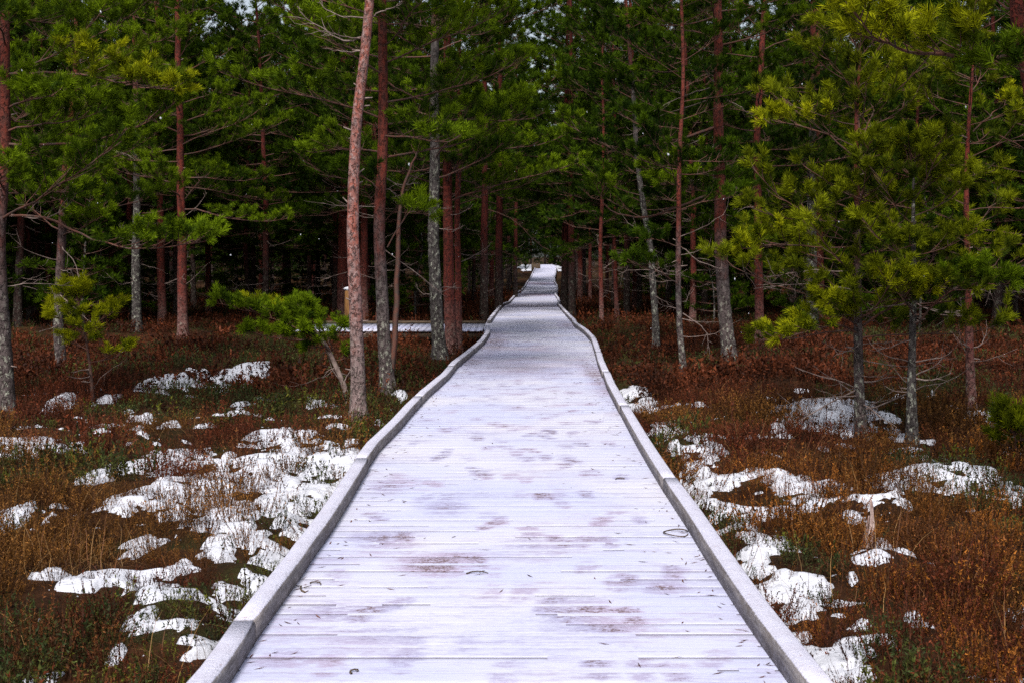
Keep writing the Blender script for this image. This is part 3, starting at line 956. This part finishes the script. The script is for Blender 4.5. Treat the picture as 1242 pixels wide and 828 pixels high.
hero(PT, 'tall red pine right of the boardwalk with long upcurved branches and lichened foot', [(886, 442), (878, 370), (874, 280), (872, 180), (871, 90)], 18, M_bark_mix, 10, 5.4, 16, 'mid', 1, 1.8, 6, 8, seed=21,
     explicit=[([(866, 155), (835, 166), (790, 178), (745, 180), (715, 168), (680, 145)], .028, 'mid', .8, -.5, .75), ([(868, 232), (830, 248), (785, 265), (745, 260), (728, 243), (733, 222)], .024, 'mid', 1.0, -.6, .80),
               ([(866, 88), (830, 86), (795, 88), (775, 84)], .018, 'mid', 1.0, -.4, .5), ([(866, 156), (840, 175), (815, 182)], .010, None, 1, 0), ([(868, 172), (860, 188), (851, 206)], .009, None, 1, 0, 2),
               ([(866, 120), (835, 130), (800, 140), (770, 160)], .012, None, 1, .3, 7), ([(866, 105), (840, 112), (810, 125), (785, 140)], .010, None, 1, -.3, 6), ([(878, 120), (895, 128), (912, 140)], .009, None, 1, 0, 4),
               ([(868, 215), (840, 205), (810, 200), (785, 208)], .013, 'mid', 1.5, -.8, .2), ([(868, 235), (835, 228), (800, 222)], .012, 'mid', 1.5, -.9, .2)])
hero(PT, 'red upper trunk behind the bushy small pine, right of the tall curved branch pine', [(921, 418), (920, 300), (918, 180), (922, 80), (928, 0)], 12, M_bark_red, 11, 4.6, 18, 'dark', 1, 1.9, 6, 3, seed=22)
hero(PT, 'dim red trunk above the small bushy pine, deep in the right forest', [(996, 400), (994, 280), (991, 150), (992, 0)], 11, M_bark_red, 11, 4.4, 18, 'dark', 1, 1.9, 5, 3, seed=23)
hero(PT, 'grey lichened trunk in the gap behind the small bushy pine', [(985, 408), (985, 360), (984, 290)], 15, M_bark_grey, 9, 3.4, 18, 'dark', 1, 1.6, 5, 3, seed=24)
hero(PT, 'small bushy pine right of the boardwalk with low lime green boughs', [(1045, 527), (1044, 440), (1044, 340), (1047, 240), (1046, 170), (1044, 130)], 14, M_bark_mix, 3.9, 1.0, 34, 'olive', 0, 1.2, 14, 5, seed=25, topr=.22, dens=.58, visible_top=3.6,
     explicit=[([(1045, 405), (1015, 392), (985, 400), (945, 412)], .012, 'lime', 1.2, -.6, .25), ([(1046, 395), (1075, 375), (1105, 360), (1130, 352)], .013, 'lime', 1.4, -.7, .2), ([(1044, 352), (1000, 348), (960, 345), (915, 350)], .010, None, 1, 0, 8),
               ([(1045, 300), (990, 300), (940, 295), (900, 302)], .011, 'lime', 1.0, -.3, .45), ([(1044, 200), (1010, 165), (960, 150), (930, 150)], .010, 'lime', 1.0, -.3, .35), ([(1044, 400), (1020, 378), (1000, 372)], .009, 'lime', 1.5, -.5, .1),
               ([(1045, 330), (985, 328), (930, 335)], .009, None, 1, -.2, 8), ([(1045, 260), (1000, 240), (950, 236)], .009, 'olive', .9, .3, .3), ([(1047, 240), (1090, 215), (1130, 215)], .009, 'lime', .9, -.3, .3),
               ([(1046, 170), (1060, 130), (1085, 100)], .009, 'lime', .9, .1, .2), ([(1045, 165), (1035, 120), (1040, 75)], .010, 'olive', .9, .1, .2)])
hero(PT, 'dark lichened trunk between the small bushy pine and the slim sparse pine', [(1107, 532), (1108, 470), (1110, 400), (1112, 330)], 14, M_bark_grey, 2.7, 1.35, 13, 'olive', 0, .9, 9, 5, seed=26, dens=.7, topr=.2,
     explicit=[([(1110, 395), (1140, 360), (1175, 345), (1225, 345)], .013, 'mid', 1.6, -.6, .2), ([(1110, 385), (1095, 360), (1085, 345)], .010, 'lime', 1.4, -.7, .2)])
hero(PT, 'slim sparse pine with open crown, farthest right of the small pines', [(1178, 502), (1178, 400), (1178, 250), (1180, 140)], 12, M_bark_red, 4.3, 1.6, 22, 'olive', 0, 1.15, 12, 5, seed=27, topr=.2, dens=.55,
     explicit=[([(1178, 385), (1140, 380), (1110, 392)], .008, None, 1, 0), ([(1180, 160), (1205, 135), (1225, 125)], .009, 'lime', 1.0, 0, .4)])
hero(PT, 'pine at the right edge reaching a long red bough across the top', [(1300, 640), (1290, 400), (1272, 200), (1256, 100), (1240, 30), (1240, -40)], 24, M_bark_red, 7.5, 4.0, 16, 'mid', 0, 1.3, 2, 4, seed=28, visible_top=4.0,
     explicit=[([(1248, 66), (1200, 72), (1150, 68), (1100, 62), (1060, 48), (1035, 15)], .018, 'lime', 1.6, -.4, .15, .9), ([(1242, 20), (1215, 5), (1190, -15)], .012, 'mid', 1.4, .2, .2), ([(1252, 90), (1225, 80), (1215, 85)], .010, 'mid', 1.6, -.3, .2)])
# the low pine bush and the saplings
hero('pine_bush', 'low spreading green pine bush with bare twisted stem left of the bare pale trunk', [(425, 492), (418, 460), (408, 440), (398, 415), (380, 392), (360, 380)], 7, M_dead, 0.9, .6, 2, 'mid', 0, .3, 2, 2, 'bush', seed=29, topr=.6, dens=1.0,
     explicit=[([(400, 425), (370, 402), (320, 382), (262, 368)], .014, 'mid', 1.5, -.3, .2, .75), ([(395, 418), (360, 390), (330, 376), (296, 370)], .012, 'lime', 1.4, .3, .2, .7), ([(402, 428), (385, 412), (350, 412), (300, 402)], .012, 'mid', 1.5, -.5, .2, .75),
               ([(400, 418), (395, 402), (375, 388), (350, 380)], .011, 'mid', 1.5, .1, .2, .7), ([(404, 425), (398, 412), (412, 402), (416, 396)], .01, 'mid', 1.4, -.2, .1, .6), ([(398, 422), (385, 420), (372, 424)], .01, 'mid', 1.4, -.2, .1, .7), ([(418, 462), (428, 443), (436, 438)], .008, None, 1, 0, 3), ([(420, 470), (404, 450), (395, 425)], .009, None, 1, .1, 4), ([(412, 445), (395, 455), (370, 465), (355, 468)], .006, None, 1, 0, 3)])
hero('pine_sapling', 'thin yellowish pine sapling with sparse tufts in the heather at left', [(112, 490), (110, 450), (104, 400), (98, 365)], 4, M_branch, 1.15, .45, 8, 'lime', 0, .32, 4, 0, 'sapling', seed=30, topr=.5, dens=.30,
     explicit=[([(112, 470), (130, 450), (155, 435)], .004, None, 1, 0, 3), ([(105, 400), (120, 390), (138, 378)], .005, 'lime', .4, 0, .6), ([(100, 395), (80, 388), (65, 385)], .005, 'lime', .8, 0, .5)])
hero('pine_sapling', 'small green pine sapling at the right edge beyond the largest snow mound', [(1234, 572), (1233, 552), (1230, 535)], 4, M_branch, .32, .08, 5, 'olive', 0, .18, 0, 0, 'sapling', seed=31, topr=.5, dens=.9)

# forest behind: a few grown pines, copied thing by thing
rng = np.random.default_rng(55)


def proto(green, H, cf, nb, blen, bark, dens=1.0, dead=8, r0=.11, lod=2):
    P = np.array([[0, 0, 0], [rng.normal(0, .06), rng.normal(0, .06), H * .3], [rng.normal(0, .15), rng.normal(0, .15), H * .7], [rng.normal(0, .2), rng.normal(0, .2), H]])
    mb, Q, rad = trunk_mb(P, r0, r0 * .22, 9, dens=5)
    for i in range(dead):
        k = int(np.argmin(abs(Q[:, 2] - rng.uniform(.8, cf + .5))))
        dead_limb(mb, curve_from(Q[k], rng.uniform(0, 6.28), rng.uniform(-.4, .2), rng.uniform(.5, 1.3), 6, wig=.15), .012, 1, 4, 4)
    cr = MB()
    for i in range(nb):
        u = (i + rng.random() * .8) / nb
        k = int(np.argmin(abs(Q[:, 2] - (cf + (H - cf) * u))))
        L = blen * (1.1 - .75 * u ** 1.5) * rng.uniform(.7, 1.25)
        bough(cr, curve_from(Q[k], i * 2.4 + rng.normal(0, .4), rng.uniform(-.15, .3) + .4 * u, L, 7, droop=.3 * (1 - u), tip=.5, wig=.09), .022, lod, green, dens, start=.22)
    return mb.mesh('trunk', [bark, M_dead]), cr.mesh('crown', [M_branch, M_needle])


PROTO = [proto('dark', 11, 2.4, 62, 2.5, M_bark_shaded), proto('dark', 12, 2.8, 62, 2.6, M_bark_red), proto('dark', 10, 1.9, 60, 2.4, M_bark_shaded), proto('dark', 12.5, 3.2, 60, 2.7, M_bark_shaded),
         proto('dark', 10.5, 2.1, 60, 2.4, M_bark_shaded)]
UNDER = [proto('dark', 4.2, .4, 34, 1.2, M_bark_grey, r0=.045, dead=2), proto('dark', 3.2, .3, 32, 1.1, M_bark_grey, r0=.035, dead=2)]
taken = [(o.location.x, o.location.y) for o in COL.objects if o.name.startswith('pine_') and o.parent is None]
rf = np.random.default_rng(12)


def plant(x, y, pr, label, group, name, cat, s_):
    z = float(zg(x, y))
    root = tag(empty(name, (x, y, z), rf.uniform(0, 6.28)), label, cat, group)
    root.scale = (s_, s_, s_ * rf.uniform(.92, 1.08))
    link('trunk', pr[0], root); link('crown', pr[1], root)


placed = list(taken)
cnt = 0
for band, (ya, yb, n, mind) in enumerate(((31, 40, 36, 1.5), (40, 62, 112, 1.7), (62, 110, 105, 2.2))):
    tries = 0; got = 0
    while got < n and tries < 6000:
        tries += 1
        y = rf.uniform(ya, yb); hw = .50 * y + 4
        x = rf.uniform(-hw, hw)
        off = max(float(xl(y)) - x, x - float(xr(y)))
        if off < (1.9 if y < 60 else 1.2): continue
        if x < 0 and 26.5 < y < 32 and x > -14: continue
        if any((x - a_) ** 2 + (y - b_) ** 2 < mind ** 2 for a_, b_ in placed): continue
        placed.append((x, y)); got += 1; cnt += 1
        side = 'left' if x < float(xl(y)) else 'right'
        dist = ('dim pine just behind the front row of trunks', 'shaded pine well inside the dark wood', 'dark pine deep at the back of the wood')[band]
        plant(x, y, PROTO[rf.integers(0, 5) if band else (0, 1, 2, 4)[rf.integers(0, 4)]], f'{dist}, {side} of the boardwalk', f'{dist.split(",")[0]}s, {side} side'.replace('pine ', 'pines ').replace('woods', 'wood').replace('trunkss', 'trunks'), PT, 'tree', rf.uniform(.85, 1.15))
for sg in (-1, 1):
    for y in (64, 73, 83, 94):
        y = y + rf.uniform(-2, 2); x = float(xl(y)) - rf.uniform(1.1, 1.7) if sg < 0 else float(xr(y)) + rf.uniform(1.1, 1.7)
        sd_ = 'left' if sg < 0 else 'right'
        plant(x, y, PROTO[(1, 3)[rf.integers(0, 2)]], f'tall pine close to the far boardwalk edge, boughs meeting over the planks, {sd_} side', f'tall pines lining the far boardwalk, {sd_} side', PT, 'tree', rf.uniform(1.1, 1.35))
for k in range(80):
    y = rf.uniform(30, 95); x = rf.uniform(-.45 * y, .45 * y)
    off = max(float(xl(y)) - x, x - float(xr(y)))
    if off < 1.8 or (x < 0 and 26.5 < y < 32): continue
    plant(x, y, UNDER[k % 2], 'dark young conifer in the shade between the pine trunks', 'young conifers under the pines', 'young_conifer', 'tree', rf.uniform(.7, 1.2))

# the wood beyond, one mass
ff = MB()
cs = [np.array([v.co[:] for v in PROTO[0][1].vertices])]
del cs
rng = np.random.default_rng(91)
for k in range(230):
    y = rng.uniform(112, 190); x = rng.uniform(-.5 * y, .5 * y)
    if y < YEND + 9 and abs(x - float(xl(min(y, YEND))) - .9) < 3: continue
    z0 = float(zg(x, min(y, 200))); H = rng.uniform(11, 16) + (4 if abs(x) < 18 else 0)
    ff.tube(np.array([[x, y, z0 - .2], [x + rng.normal(0, .1), y, z0 + H * .5], [x + rng.normal(0, .2), y, z0 + H]]), [.16, .12, .03], 6, 0, (1, 1, 1))
    n = 420
    u = rng.random(n) ** .8
    cf = rng.uniform(.0, 2.0)
    zz_ = z0 + cf + (H - cf) * u; rr = (2.6 * (1.05 - u)) * np.sqrt(rng.random(n)); an = rng.uniform(0, 6.28, n)
    Pp = np.stack([x + rr * np.cos(an), y + rr * np.sin(an), zz_], -1)
    add_tufts(ff, Pp, rng.normal(0, 1, (n, 3)) + [0, 0, .6], np.array([.014, .026, .004]) * rng.uniform(.6, 1.6, (n, 1)), 2, 5.0)
o = ff.obj('far_forest', [M_bark_shaded, M_needle])
tag(o, 'far dark wood closing the view at the end of the boardwalk', 'forest', kind='stuff')

# ------------------------------------------------------------------ bog plants
def sprig_tpl(seed, nst, h, nleaf, leaf, spread, up=.9, wd=.30):
    """a tuft of upright stems carrying small leaves; 3-vertex leaves; returns verts (n,3) and a 0..1 height"""
    r = np.random.default_rng(seed); V = []; Hh = []
    for s_ in range(nst):
        az = r.uniform(0, 6.28); lean = r.uniform(.05, spread)
        base = np.array([math.cos(az), math.sin(az), 0]) * r.uniform(0, .09)
        hl = h * r.uniform(.55, 1.15)
        P = []
        for i in range(4):
            u = i / 3
            P.append(base + np.array([math.cos(az) * lean * u * hl * (1.3 - .4 * u), math.sin(az) * lean * u * hl * (1.3 - .4 * u), u * hl * up]) + r.normal(0, .006, 3) * u)
        P = np.array(P)
        sd_ = np.array([-math.sin(az), math.cos(az), 0]) * .0022
        for i in range(3):
            V += [P[i] - sd_, P[i] + sd_, P[i + 1]]; Hh += [.12] * 3
        for k in range(nleaf):
            u = r.uniform(.22, 1.0)
            p0, dv = lerp_poly(P, u); dv = dv / np.linalg.norm(dv)
            d = dv * r.uniform(.4, 1.0) + r.normal(0, .55, 3); d /= np.linalg.norm(d)
            sv = np.cross(d, r.normal(0, 1, 3)); sv /= np.linalg.norm(sv) + 1e-6
            L = leaf * r.uniform(.7, 1.4)
            V += [p0 - sv * L * wd, p0 + sv * L * wd, p0 + d * L]; Hh += [.35 + .65 * u] * 3
    return np.array(V), np.array(Hh)


def scatter(mb, X, Y, Z, tpls, scale, cbase, ctip):
    n = len(X); pick = rng.integers(0, len(tpls), n); rot = rng.uniform(0, 6.28, n)
    for k, (tv, th_) in enumerate(tpls):
        q = np.where(pick == k)[0]
        if not len(q): continue
        c, s_ = np.cos(rot[q])[:, None], np.sin(rot[q])[:, None]
        sc = scale[q][:, None]
        v_ = np.stack([(tv[None, :, 0] * c - tv[None, :, 1] * s_) * sc + X[q][:, None], (tv[None, :, 0] * s_ + tv[None, :, 1] * c) * sc + Y[q][:, None], tv[None, :, 2] * sc + Z[q][:, None]], -1)
        col = cbase[q][:, None] * (1 - th_[None, :, None]) + ctip[q][:, None] * th_[None, :, None]
        mb.add(v_.reshape(-1, 3), [np.arange(v_.shape[0] * v_.shape[1]).reshape(-1, 3)], 0, col.reshape(-1, 3))


rng = np.random.default_rng(404)
H_near = [sprig_tpl(s, 20, .24, 26, .0125, .85, wd=.20) for s in range(8)]
H_mid = [sprig_tpl(s + 10, 15, .25, 15, .018, .85, wd=.22) for s in range(6)]
H_far = [sprig_tpl(s + 20, 9, .27, 8, .034, .85) for s in range(5)]
B_near = [sprig_tpl(s + 30, 12, .19, 16, .017, .6, wd=.22) for s in range(5)]
B_mid = [sprig_tpl(s + 40, 9, .20, 10, .025, .6, wd=.22) for s in range(5)]


def points(ya, yb, dens, margin=1.1):
    area_pts = []
    n = int((yb - ya) * (.47 * (ya + yb) / 2 + margin) * 2 * dens)
    y = rng.uniform(ya, yb, n); hw = .47 * y + margin
    x = rng.uniform(-1, 1, n) * hw
    off = np.maximum(xl(y) - x, x - xr(y))
    k = off > .13
    if yb > 26: k &= ~((x < 0) & (y > 27.5) & (y < 31) & (x > -13))
    x, y, off = x[k], y[k], off[k]
    return x, y, off


heath, green = MB(), MB()
C = lambda *a_: np.array(a_)
for ya, yb, dens, tH, tB in ((2.2, 6.5, 84, H_near, B_near), (6.5, 10, 62, H_near, B_near), (10, 17, 40, H_mid, B_mid), (17, 26, 18, H_far, B_mid), (26, 48, 8, H_far, B_mid), (48, 85, 2.2, H_far, B_mid)):
    x, y, off = points(ya, yb, dens)
    sf_, _ = snow_field(x, y)
    sf2, _ = snow_field(x, y + np.clip(.035 * y, .1, .6))         # keep the ground in front of a snow patch low
    kp = rng.random(len(x)) < np.clip(1.0 - sf_ / .42, .07, 1)
    x, y, off, sf_, sf2 = x[kp], y[kp], off[kp], sf_[kp], sf2[kp]
    z = zg(x, y) - .015
    patch = fbm(x * .9, y * .5, 60, 3)
    big = fbm(x * .35, y * .2, 8, 2)
    isg = ((patch > np.where((y > 14) & (y < 30), .505, .545)) | ((off < .9) & (y < 20) & (patch > .46))) & (rng.random(len(x)) < .8)
    low = np.where(sf2 > -.15, .68, 1.0) * np.where(off < .5, .85, 1.0)
    sc = low * rng.uniform(.75, 1.25, len(x)) * (.10 + 1.75 * fbm(x * 1.7, y * 1.7, 22, 3)) * np.where(y > 17, 1.15, 1) * np.where(y > 48, 1.5, 1)
    t_ = fbm(x * 1.1, y * .9, 33, 3)[:, None]; rn = rng.random((len(x), 1))
    right = (x > 0)[:, None]
    c1 = C(.045, .015, .006) * (.6 + .8 * rn)
    tipA = C(.19, .082, .017); tipB = C(.115, .027, .010); tipC = C(.27, .095, .014)
    tip = np.where(t_ > .54, tipA, np.where(t_ < .45, tipB, C(.15, .055, .016)))
    tip = np.where(right & (rn > .55) & (y[:, None] < 11), tipC, tip)
    tip = np.where((y[:, None] > 16), C(.105, .026, .009) * (.5 + .9 * t_), tip)
    tip = tip * (.22 + 1.25 * rng.random((len(x), 1)) ** 1.3)
    gcol = np.where(rn > .5, C(.050, .062, .012), C(.028, .045, .012)) * (.6 + .8 * rng.random((len(x), 1)))
    gcol = np.where((rn > .86) & (y[:, None] < 15), C(.11, .12, .012), gcol)
    h_ = ~isg
    scatter(heath, x[h_], y[h_], z[h_], tH, sc[h_], np.broadcast_to(c1, (len(x), 3))[h_], tip[h_])
    scatter(green, x[isg], y[isg], z[isg], tB, sc[isg] * .95, C(.05, .02, .01) * np.ones((isg.sum(), 1)), gcol[isg])
# dark sprigs poking through the snow
x, y, off = points(3.5, 14, 26)
sf_, _ = snow_field(x, y)
kp = (sf_ > .0) & (sf_ < .55) & (fbm(x * 2, y * 2, 90, 2) > .47)
x, y = x[kp], y[kp]
P1 = [sprig_tpl(s + 60, 4, .12, 9, .018, .9, wd=.25) for s in range(4)]
cg = np.where(rng.random((len(x), 1)) > .5, C(.03, .035, .012), C(.055, .02, .012))
scatter(green, x, y, zg(x, y) + .03, P1, rng.uniform(.6, 1.1, len(x)), cg * .6, cg)
tag(heath.obj('heather', [M_heath], smooth=False), 'red brown winter heather covering the bog on both sides', 'heather', kind='stuff')
tag(green.obj('low_green_shrub', [M_heath], smooth=False), 'dark green dwarf shrubs growing among the heather and snow', 'shrub', kind='stuff')

# dry grass: thin arching blades
gr = MB()
GP = [(560 * 0 + 330, 470, .6, 34), (240, 430, .8, 30), (150, 530, .7, 34), (90, 610, .5, 30), (40, 700, .4, 24), (890, 480, .7, 34), (960, 560, .6, 40), (1080, 680, .5, 34), (1170, 640, .6, 34), (1000, 720, .5, 26), (1210, 720, .4, 24), (850, 500, .5, 26), (180, 800, .3, 18), (1130, 520, .7, 30),
      (250, 790, .30, 14), (95, 690, .35, 40), (105, 680, .3, 30), (880, 560, .5, 46), (920, 545, .5, 44), (960, 560, .5, 40), (1180, 790, .6, 26), (1090, 610, .6, 24), (420, 520, .3, 40), (400, 510, .5, 34),
      (450, 500, .3, 24), (960, 640, .5, 26), (60, 560, .6, 18), (200, 520, .8, 24), (1000, 540, .8, 36), (1120, 700, .7, 18), (30, 760, .5, 16), (150, 620, .5, 16), (480, 480, .3, 20), (820, 500, .5, 22), (1060, 560, .8, 20)]
for px, py, sp, n in GP:
    c = ground_at(px, py + 8)
    for _ in range(n):
        x0 = c[0] + rng.normal(0, sp * .5); y0 = c[1] + rng.normal(0, sp * .5)
        off = max(float(xl(y0)) - x0, x0 - float(xr(y0)))
        if off < .14: continue
        az = rng.uniform(0, 6.28); L = rng.uniform(.18, .42)
        Pb = curve_from((x0, y0, float(zg(x0, y0))), az, rng.uniform(.7, 1.4), L, 6, droop=1.3, tip=0, wig=.08)
        col = (C(.34, .19, .07) if rng.random() > .4 else C(.26, .11, .05)) * rng.uniform(.6, 1.2)
        wv = np.array([-math.sin(az), math.cos(az), 0]) * rng.uniform(.0012, .0024)
        tpr = np.linspace(1, .2, 6)[:, None]
        Vb = np.concatenate([Pb - wv * tpr, Pb + wv * tpr])
        i = np.arange(5)
        gr.add(Vb, [np.stack([i, i + 1, i + 7, i + 6], -1)], 0, col)
tag(gr.obj('dry_grass', [M_grass], smooth=False), 'straw coloured dry grass blades among the heather', 'grass', kind='stuff')

# ------------------------------------------------------------------ small single things
def smooth_blob(c, d, seed, nu=14, nv=9):
    r = np.random.default_rng(seed); V = []
    for i in range(nv + 1):
        ph = math.pi * i / nv
        for j in range(nu):
            th_ = 2 * math.pi * j / nu
            k = 1 + .12 * math.sin(3 * th_ + seed) * math.sin(ph) + .05 * r.normal()
            V.append([c[0] + d[0] * k * math.sin(ph) * math.cos(th_), c[1] + d[1] * k * math.sin(ph) * math.sin(th_), c[2] + d[2] * math.cos(ph)])
    F_ = [[i * nu + j, i * nu + (j + 1) % nu, (i + 1) * nu + (j + 1) % nu, (i + 1) * nu + j] for i in range(nv) for j in range(nu)]
    return np.array(V), np.array(F_)


# ochre post with a cap of snow
pb = at_depth(425, 392, 32.5); pb[2] = float(zg(pb[0], pb[1]))
root = tag(empty('wooden_post', pb), 'ochre wooden post capped with snow behind the bare pale pine trunk', 'post')
mb = MB()
for i, (r0_, z0_) in enumerate(()): pass
ztop = at_depth(425, 352, 32.5)[2] - pb[2]
mb.tube(np.array([[0, 0, -.1], [0, 0, ztop * .5], [.01, 0, ztop - .03], [.01, 0, ztop]]), [.15, .148, .146, .12], 14)
mb.obj('post_shaft', [M_ochre], root)
mb = MB(); v_, f_ = smooth_blob((.01, 0, ztop + .03), (.17, .17, .06), 4); mb.add(v_, [f_]); mb.obj('snow_cap', [M_snow], root)

# bleached stub of wood in the heather
sb_ = ground_at(1054, 668)
root = tag(empty('wood_stub', (sb_[0], sb_[1], float(zg(sb_[0], sb_[1])))), 'bleached broken wood stub standing in orange heather below the largest snow mound', 'stump')
mb = MB()
k = sb_[1] / F
for dx_, dy_, h_, r_b in ((0, 0, .30, .024), (.018, .006, .24, .018), (-.016, .008, .20, .016), (.004, -.014, .27, .013), (-.008, -.012, .15, .015)):
    zz_ = np.linspace(-.06, h_, 9)
    mb.tube(np.stack([dx_ + .012 * np.sin(zz_ * 11 + dx_ * 90) + .02 * zz_, dy_ + .006 * np.cos(zz_ * 14), zz_], -1), r_b * np.linspace(1.15, .35, 9) * rng.uniform(.8, 1.2, 9), 7, rough=.5)
m, t, p = new_mat('bleached_wood'); N = NT(t)
ob = N.n('TexCoord').outputs['Object']
N.link(N.mix(N.ramp(N.noise(N.scaled(ob, (30, 30, 6)), 2, 4), .4, .62), (.46, .35, .32), (.17, .10, .085)), p.inputs['Base Color'])
p.inputs['Roughness'].default_value = .85
mb.obj('wood', [m], root)

# twig loop and litter on the deck
def deck_pt(px, py): 
    c = plane_at(px, py); c[2] = float(dz(c[1])); return c


c = deck_pt(820, 647)
mb = MB(); th_ = np.linspace(.3, 6.1, 26)
mb.tube(np.stack([.066 * np.cos(th_) * (1 + .06 * np.sin(3 * th_)), .085 * np.sin(th_), .007 + .004 * np.sin(2 * th_)], -1), np.linspace(.0042, .0028, 26), 5)
o = mb.obj('twig_loop', [M_timber]); o.location = c
tag(o, 'dark twig bent into a ring lying on snow beside the right kerb', 'twig')
for px, py, an, L, lab in ((579, 695, .1, .11, 'short reddish twig lying on the snowy planks in the middle of the deck'), (430, 815, .9, .035, 'small dark leaf scrap at the near end of the deck'),
                           (752, 581, .3, .07, 'curled dark twig on the deck beside the right kerb, beyond the twig ring'), (365, 714, 2.0, .13, 'thin forked twig near the left kerb on the foreground planks'),
                           (383, 708, -.4, .06, 'dark curled leaf beside the forked twig near the left kerb'), (640, 378, .2, .2, 'dark twig scrap far along the deck')):
    c = deck_pt(px, py); mb = MB()
    s_ = np.linspace(-.5, .5, 7)
    mb.tube(np.stack([s_ * L * math.cos(an) + .01 * np.sin(s_ * 7), s_ * L * math.sin(an) + .008 * np.cos(s_ * 6), .006 + .004 * np.cos(s_ * 5)], -1), np.linspace(.0045, .002, 7), 5)
    mb.tube(np.stack([np.array([.1, .22, .32]) * L, np.array([0, .1, .26]) * L, np.array([.008, .010, .008])], -1), [.003, .002, .0014], 4)
    o = mb.obj('twig', [M_timber]); o.location = c
    tag(o, lab, 'twig', 'scraps of twig on the deck')

# fallen needles and crumbs of bark, thickest along the kerbs
lt = MB(); rng = np.random.default_rng(71)
for k in range(520):
    Yl = 3.2 + 24 * rng.random() ** 1.6
    sd_ = rng.random()
    wl = rng.exponential(.13)
    xq = float(xl(Yl)) + .01 + wl if sd_ < .45 else float(xr(Yl)) - .01 - wl if sd_ < .9 else rng.uniform(float(xl(Yl)), float(xr(Yl)))
    zq = float(dz(Yl)) + .0025
    an = rng.uniform(0, 3.14); L = rng.uniform(.008, .028) * (1 + Yl / 25); wq = rng.uniform(.0012, .003) * (1 + Yl / 12)
    d = np.array([math.cos(an), math.sin(an), 0]) * L; e = np.array([-math.sin(an), math.cos(an), 0]) * wq
    c = np.array([xq, Yl, zq])
    lt.add([c - d - e * .4, c + e, c + d + [0, 0, .003], c - e], [np.array([[0, 3, 2, 1]])], 0, np.array([.10, .038, .02]) * rng.uniform(.5, 1.6))
tag(lt.obj('needle_litter', [M_grass], smooth=False), 'brown fallen pine needles and bark crumbs strewn on the planks', 'litter', kind='stuff')

# stand at the far end of the boardwalk
c = at_depth(650, 331, 128.0)
root = tag(empty('wooden_stand', (c[0], c[1], float(zg(c[0], c[1])))), 'small brown wooden stand beside a thin trunk at the far end of the boardwalk', 'stand')
zb = c[2] - root.location.z
mb = MB(); mb.box((0, 0, zb + .5), (.9, .3, .75)); mb.obj('panel', [M_timber], root, smooth=False)
for sx in (-.35, .35):
    mb = MB(); mb.box((sx, .25, (zb + 1.0) / 2 - .1), (.1, .1, zb + 1.2)); mb.obj('post', [M_timber], root, smooth=False)
# snow of the clearing at the end
cl = MB()
nx_, ny_ = 24, 16
X, Yv = np.meshgrid(np.linspace(-1, 1, nx_), np.linspace(0, 1, ny_))
xc = float(xl(YEND)) + .9
xx = xc - .5 + X * 2.3 * (1 + .12 * np.sin(Yv * 9)); yv = YEND - 9 + Yv * 20
zv = zg(xx, yv) + .10 * np.clip(1 - abs(X) ** 3, 0, 1) + .45 * np.clip(Yv - .4, 0, .5) + (fbm(xx, yv, 2, 3) - .5) * .12 - .12 * (abs(X) > .9)
ins = (xx > xl(np.minimum(yv, YEND)) - .2) & (xx < xr(np.minimum(yv, YEND)) + .2) & (yv < YEND)
zv = np.where(ins, zv - .25, zv)
i = (np.arange(ny_ - 1)[:, None] * nx_ + np.arange(nx_ - 1)[None]).ravel()
o = link('snowy_clearing', mesh_np('snowy_clearing', np.stack([xx, yv, zv], -1).reshape(-1, 3), [np.stack([i, i + 1, i + nx_ + 1, i + nx_], -1)], [M_snow], [0], smooth=True))
tag(o, 'white snowy ground of the opening where the boardwalk ends', 'snow', kind='structure')

# flakes drifting down
fl = MB(); rng = np.random.default_rng(17)
for k in range(70):
    y = rng.uniform(3.5, 16); x = rng.uniform(-.43, .43) * y; z = CAMZ + rng.uniform(-.06, .22) * y
    s_ = rng.uniform(.0014, .0032)
    d = np.array([rng.normal(.3, .3), rng.normal(0, .3), -1]); d /= np.linalg.norm(d)
    A, B, T = frames(d[None])
    a_, b_, t__ = A[0] * s_, B[0] * s_, T[0] * s_ * rng.uniform(1.0, 2.6)
    c = np.array([x, y, z])
    fl.add([c + a_, c + b_, c - a_, c - b_, c + t__, c - t__], [np.array([[0, 1, 4], [1, 2, 4], [2, 3, 4], [3, 0, 4], [1, 0, 5], [2, 1, 5], [3, 2, 5], [0, 3, 5]])])
tag(fl.obj('falling_snow', [M_snow]), 'small white snowflakes drifting in the air', 'snowflakes', kind='stuff')
tot = sum(len(o.data.polygons) for o in COL.objects if o.type == 'MESH')
print('polys (with copies)', tot, 'unique', sum(len(m_.polygons) for m_ in bpy.data.meshes), 'forest', cnt)
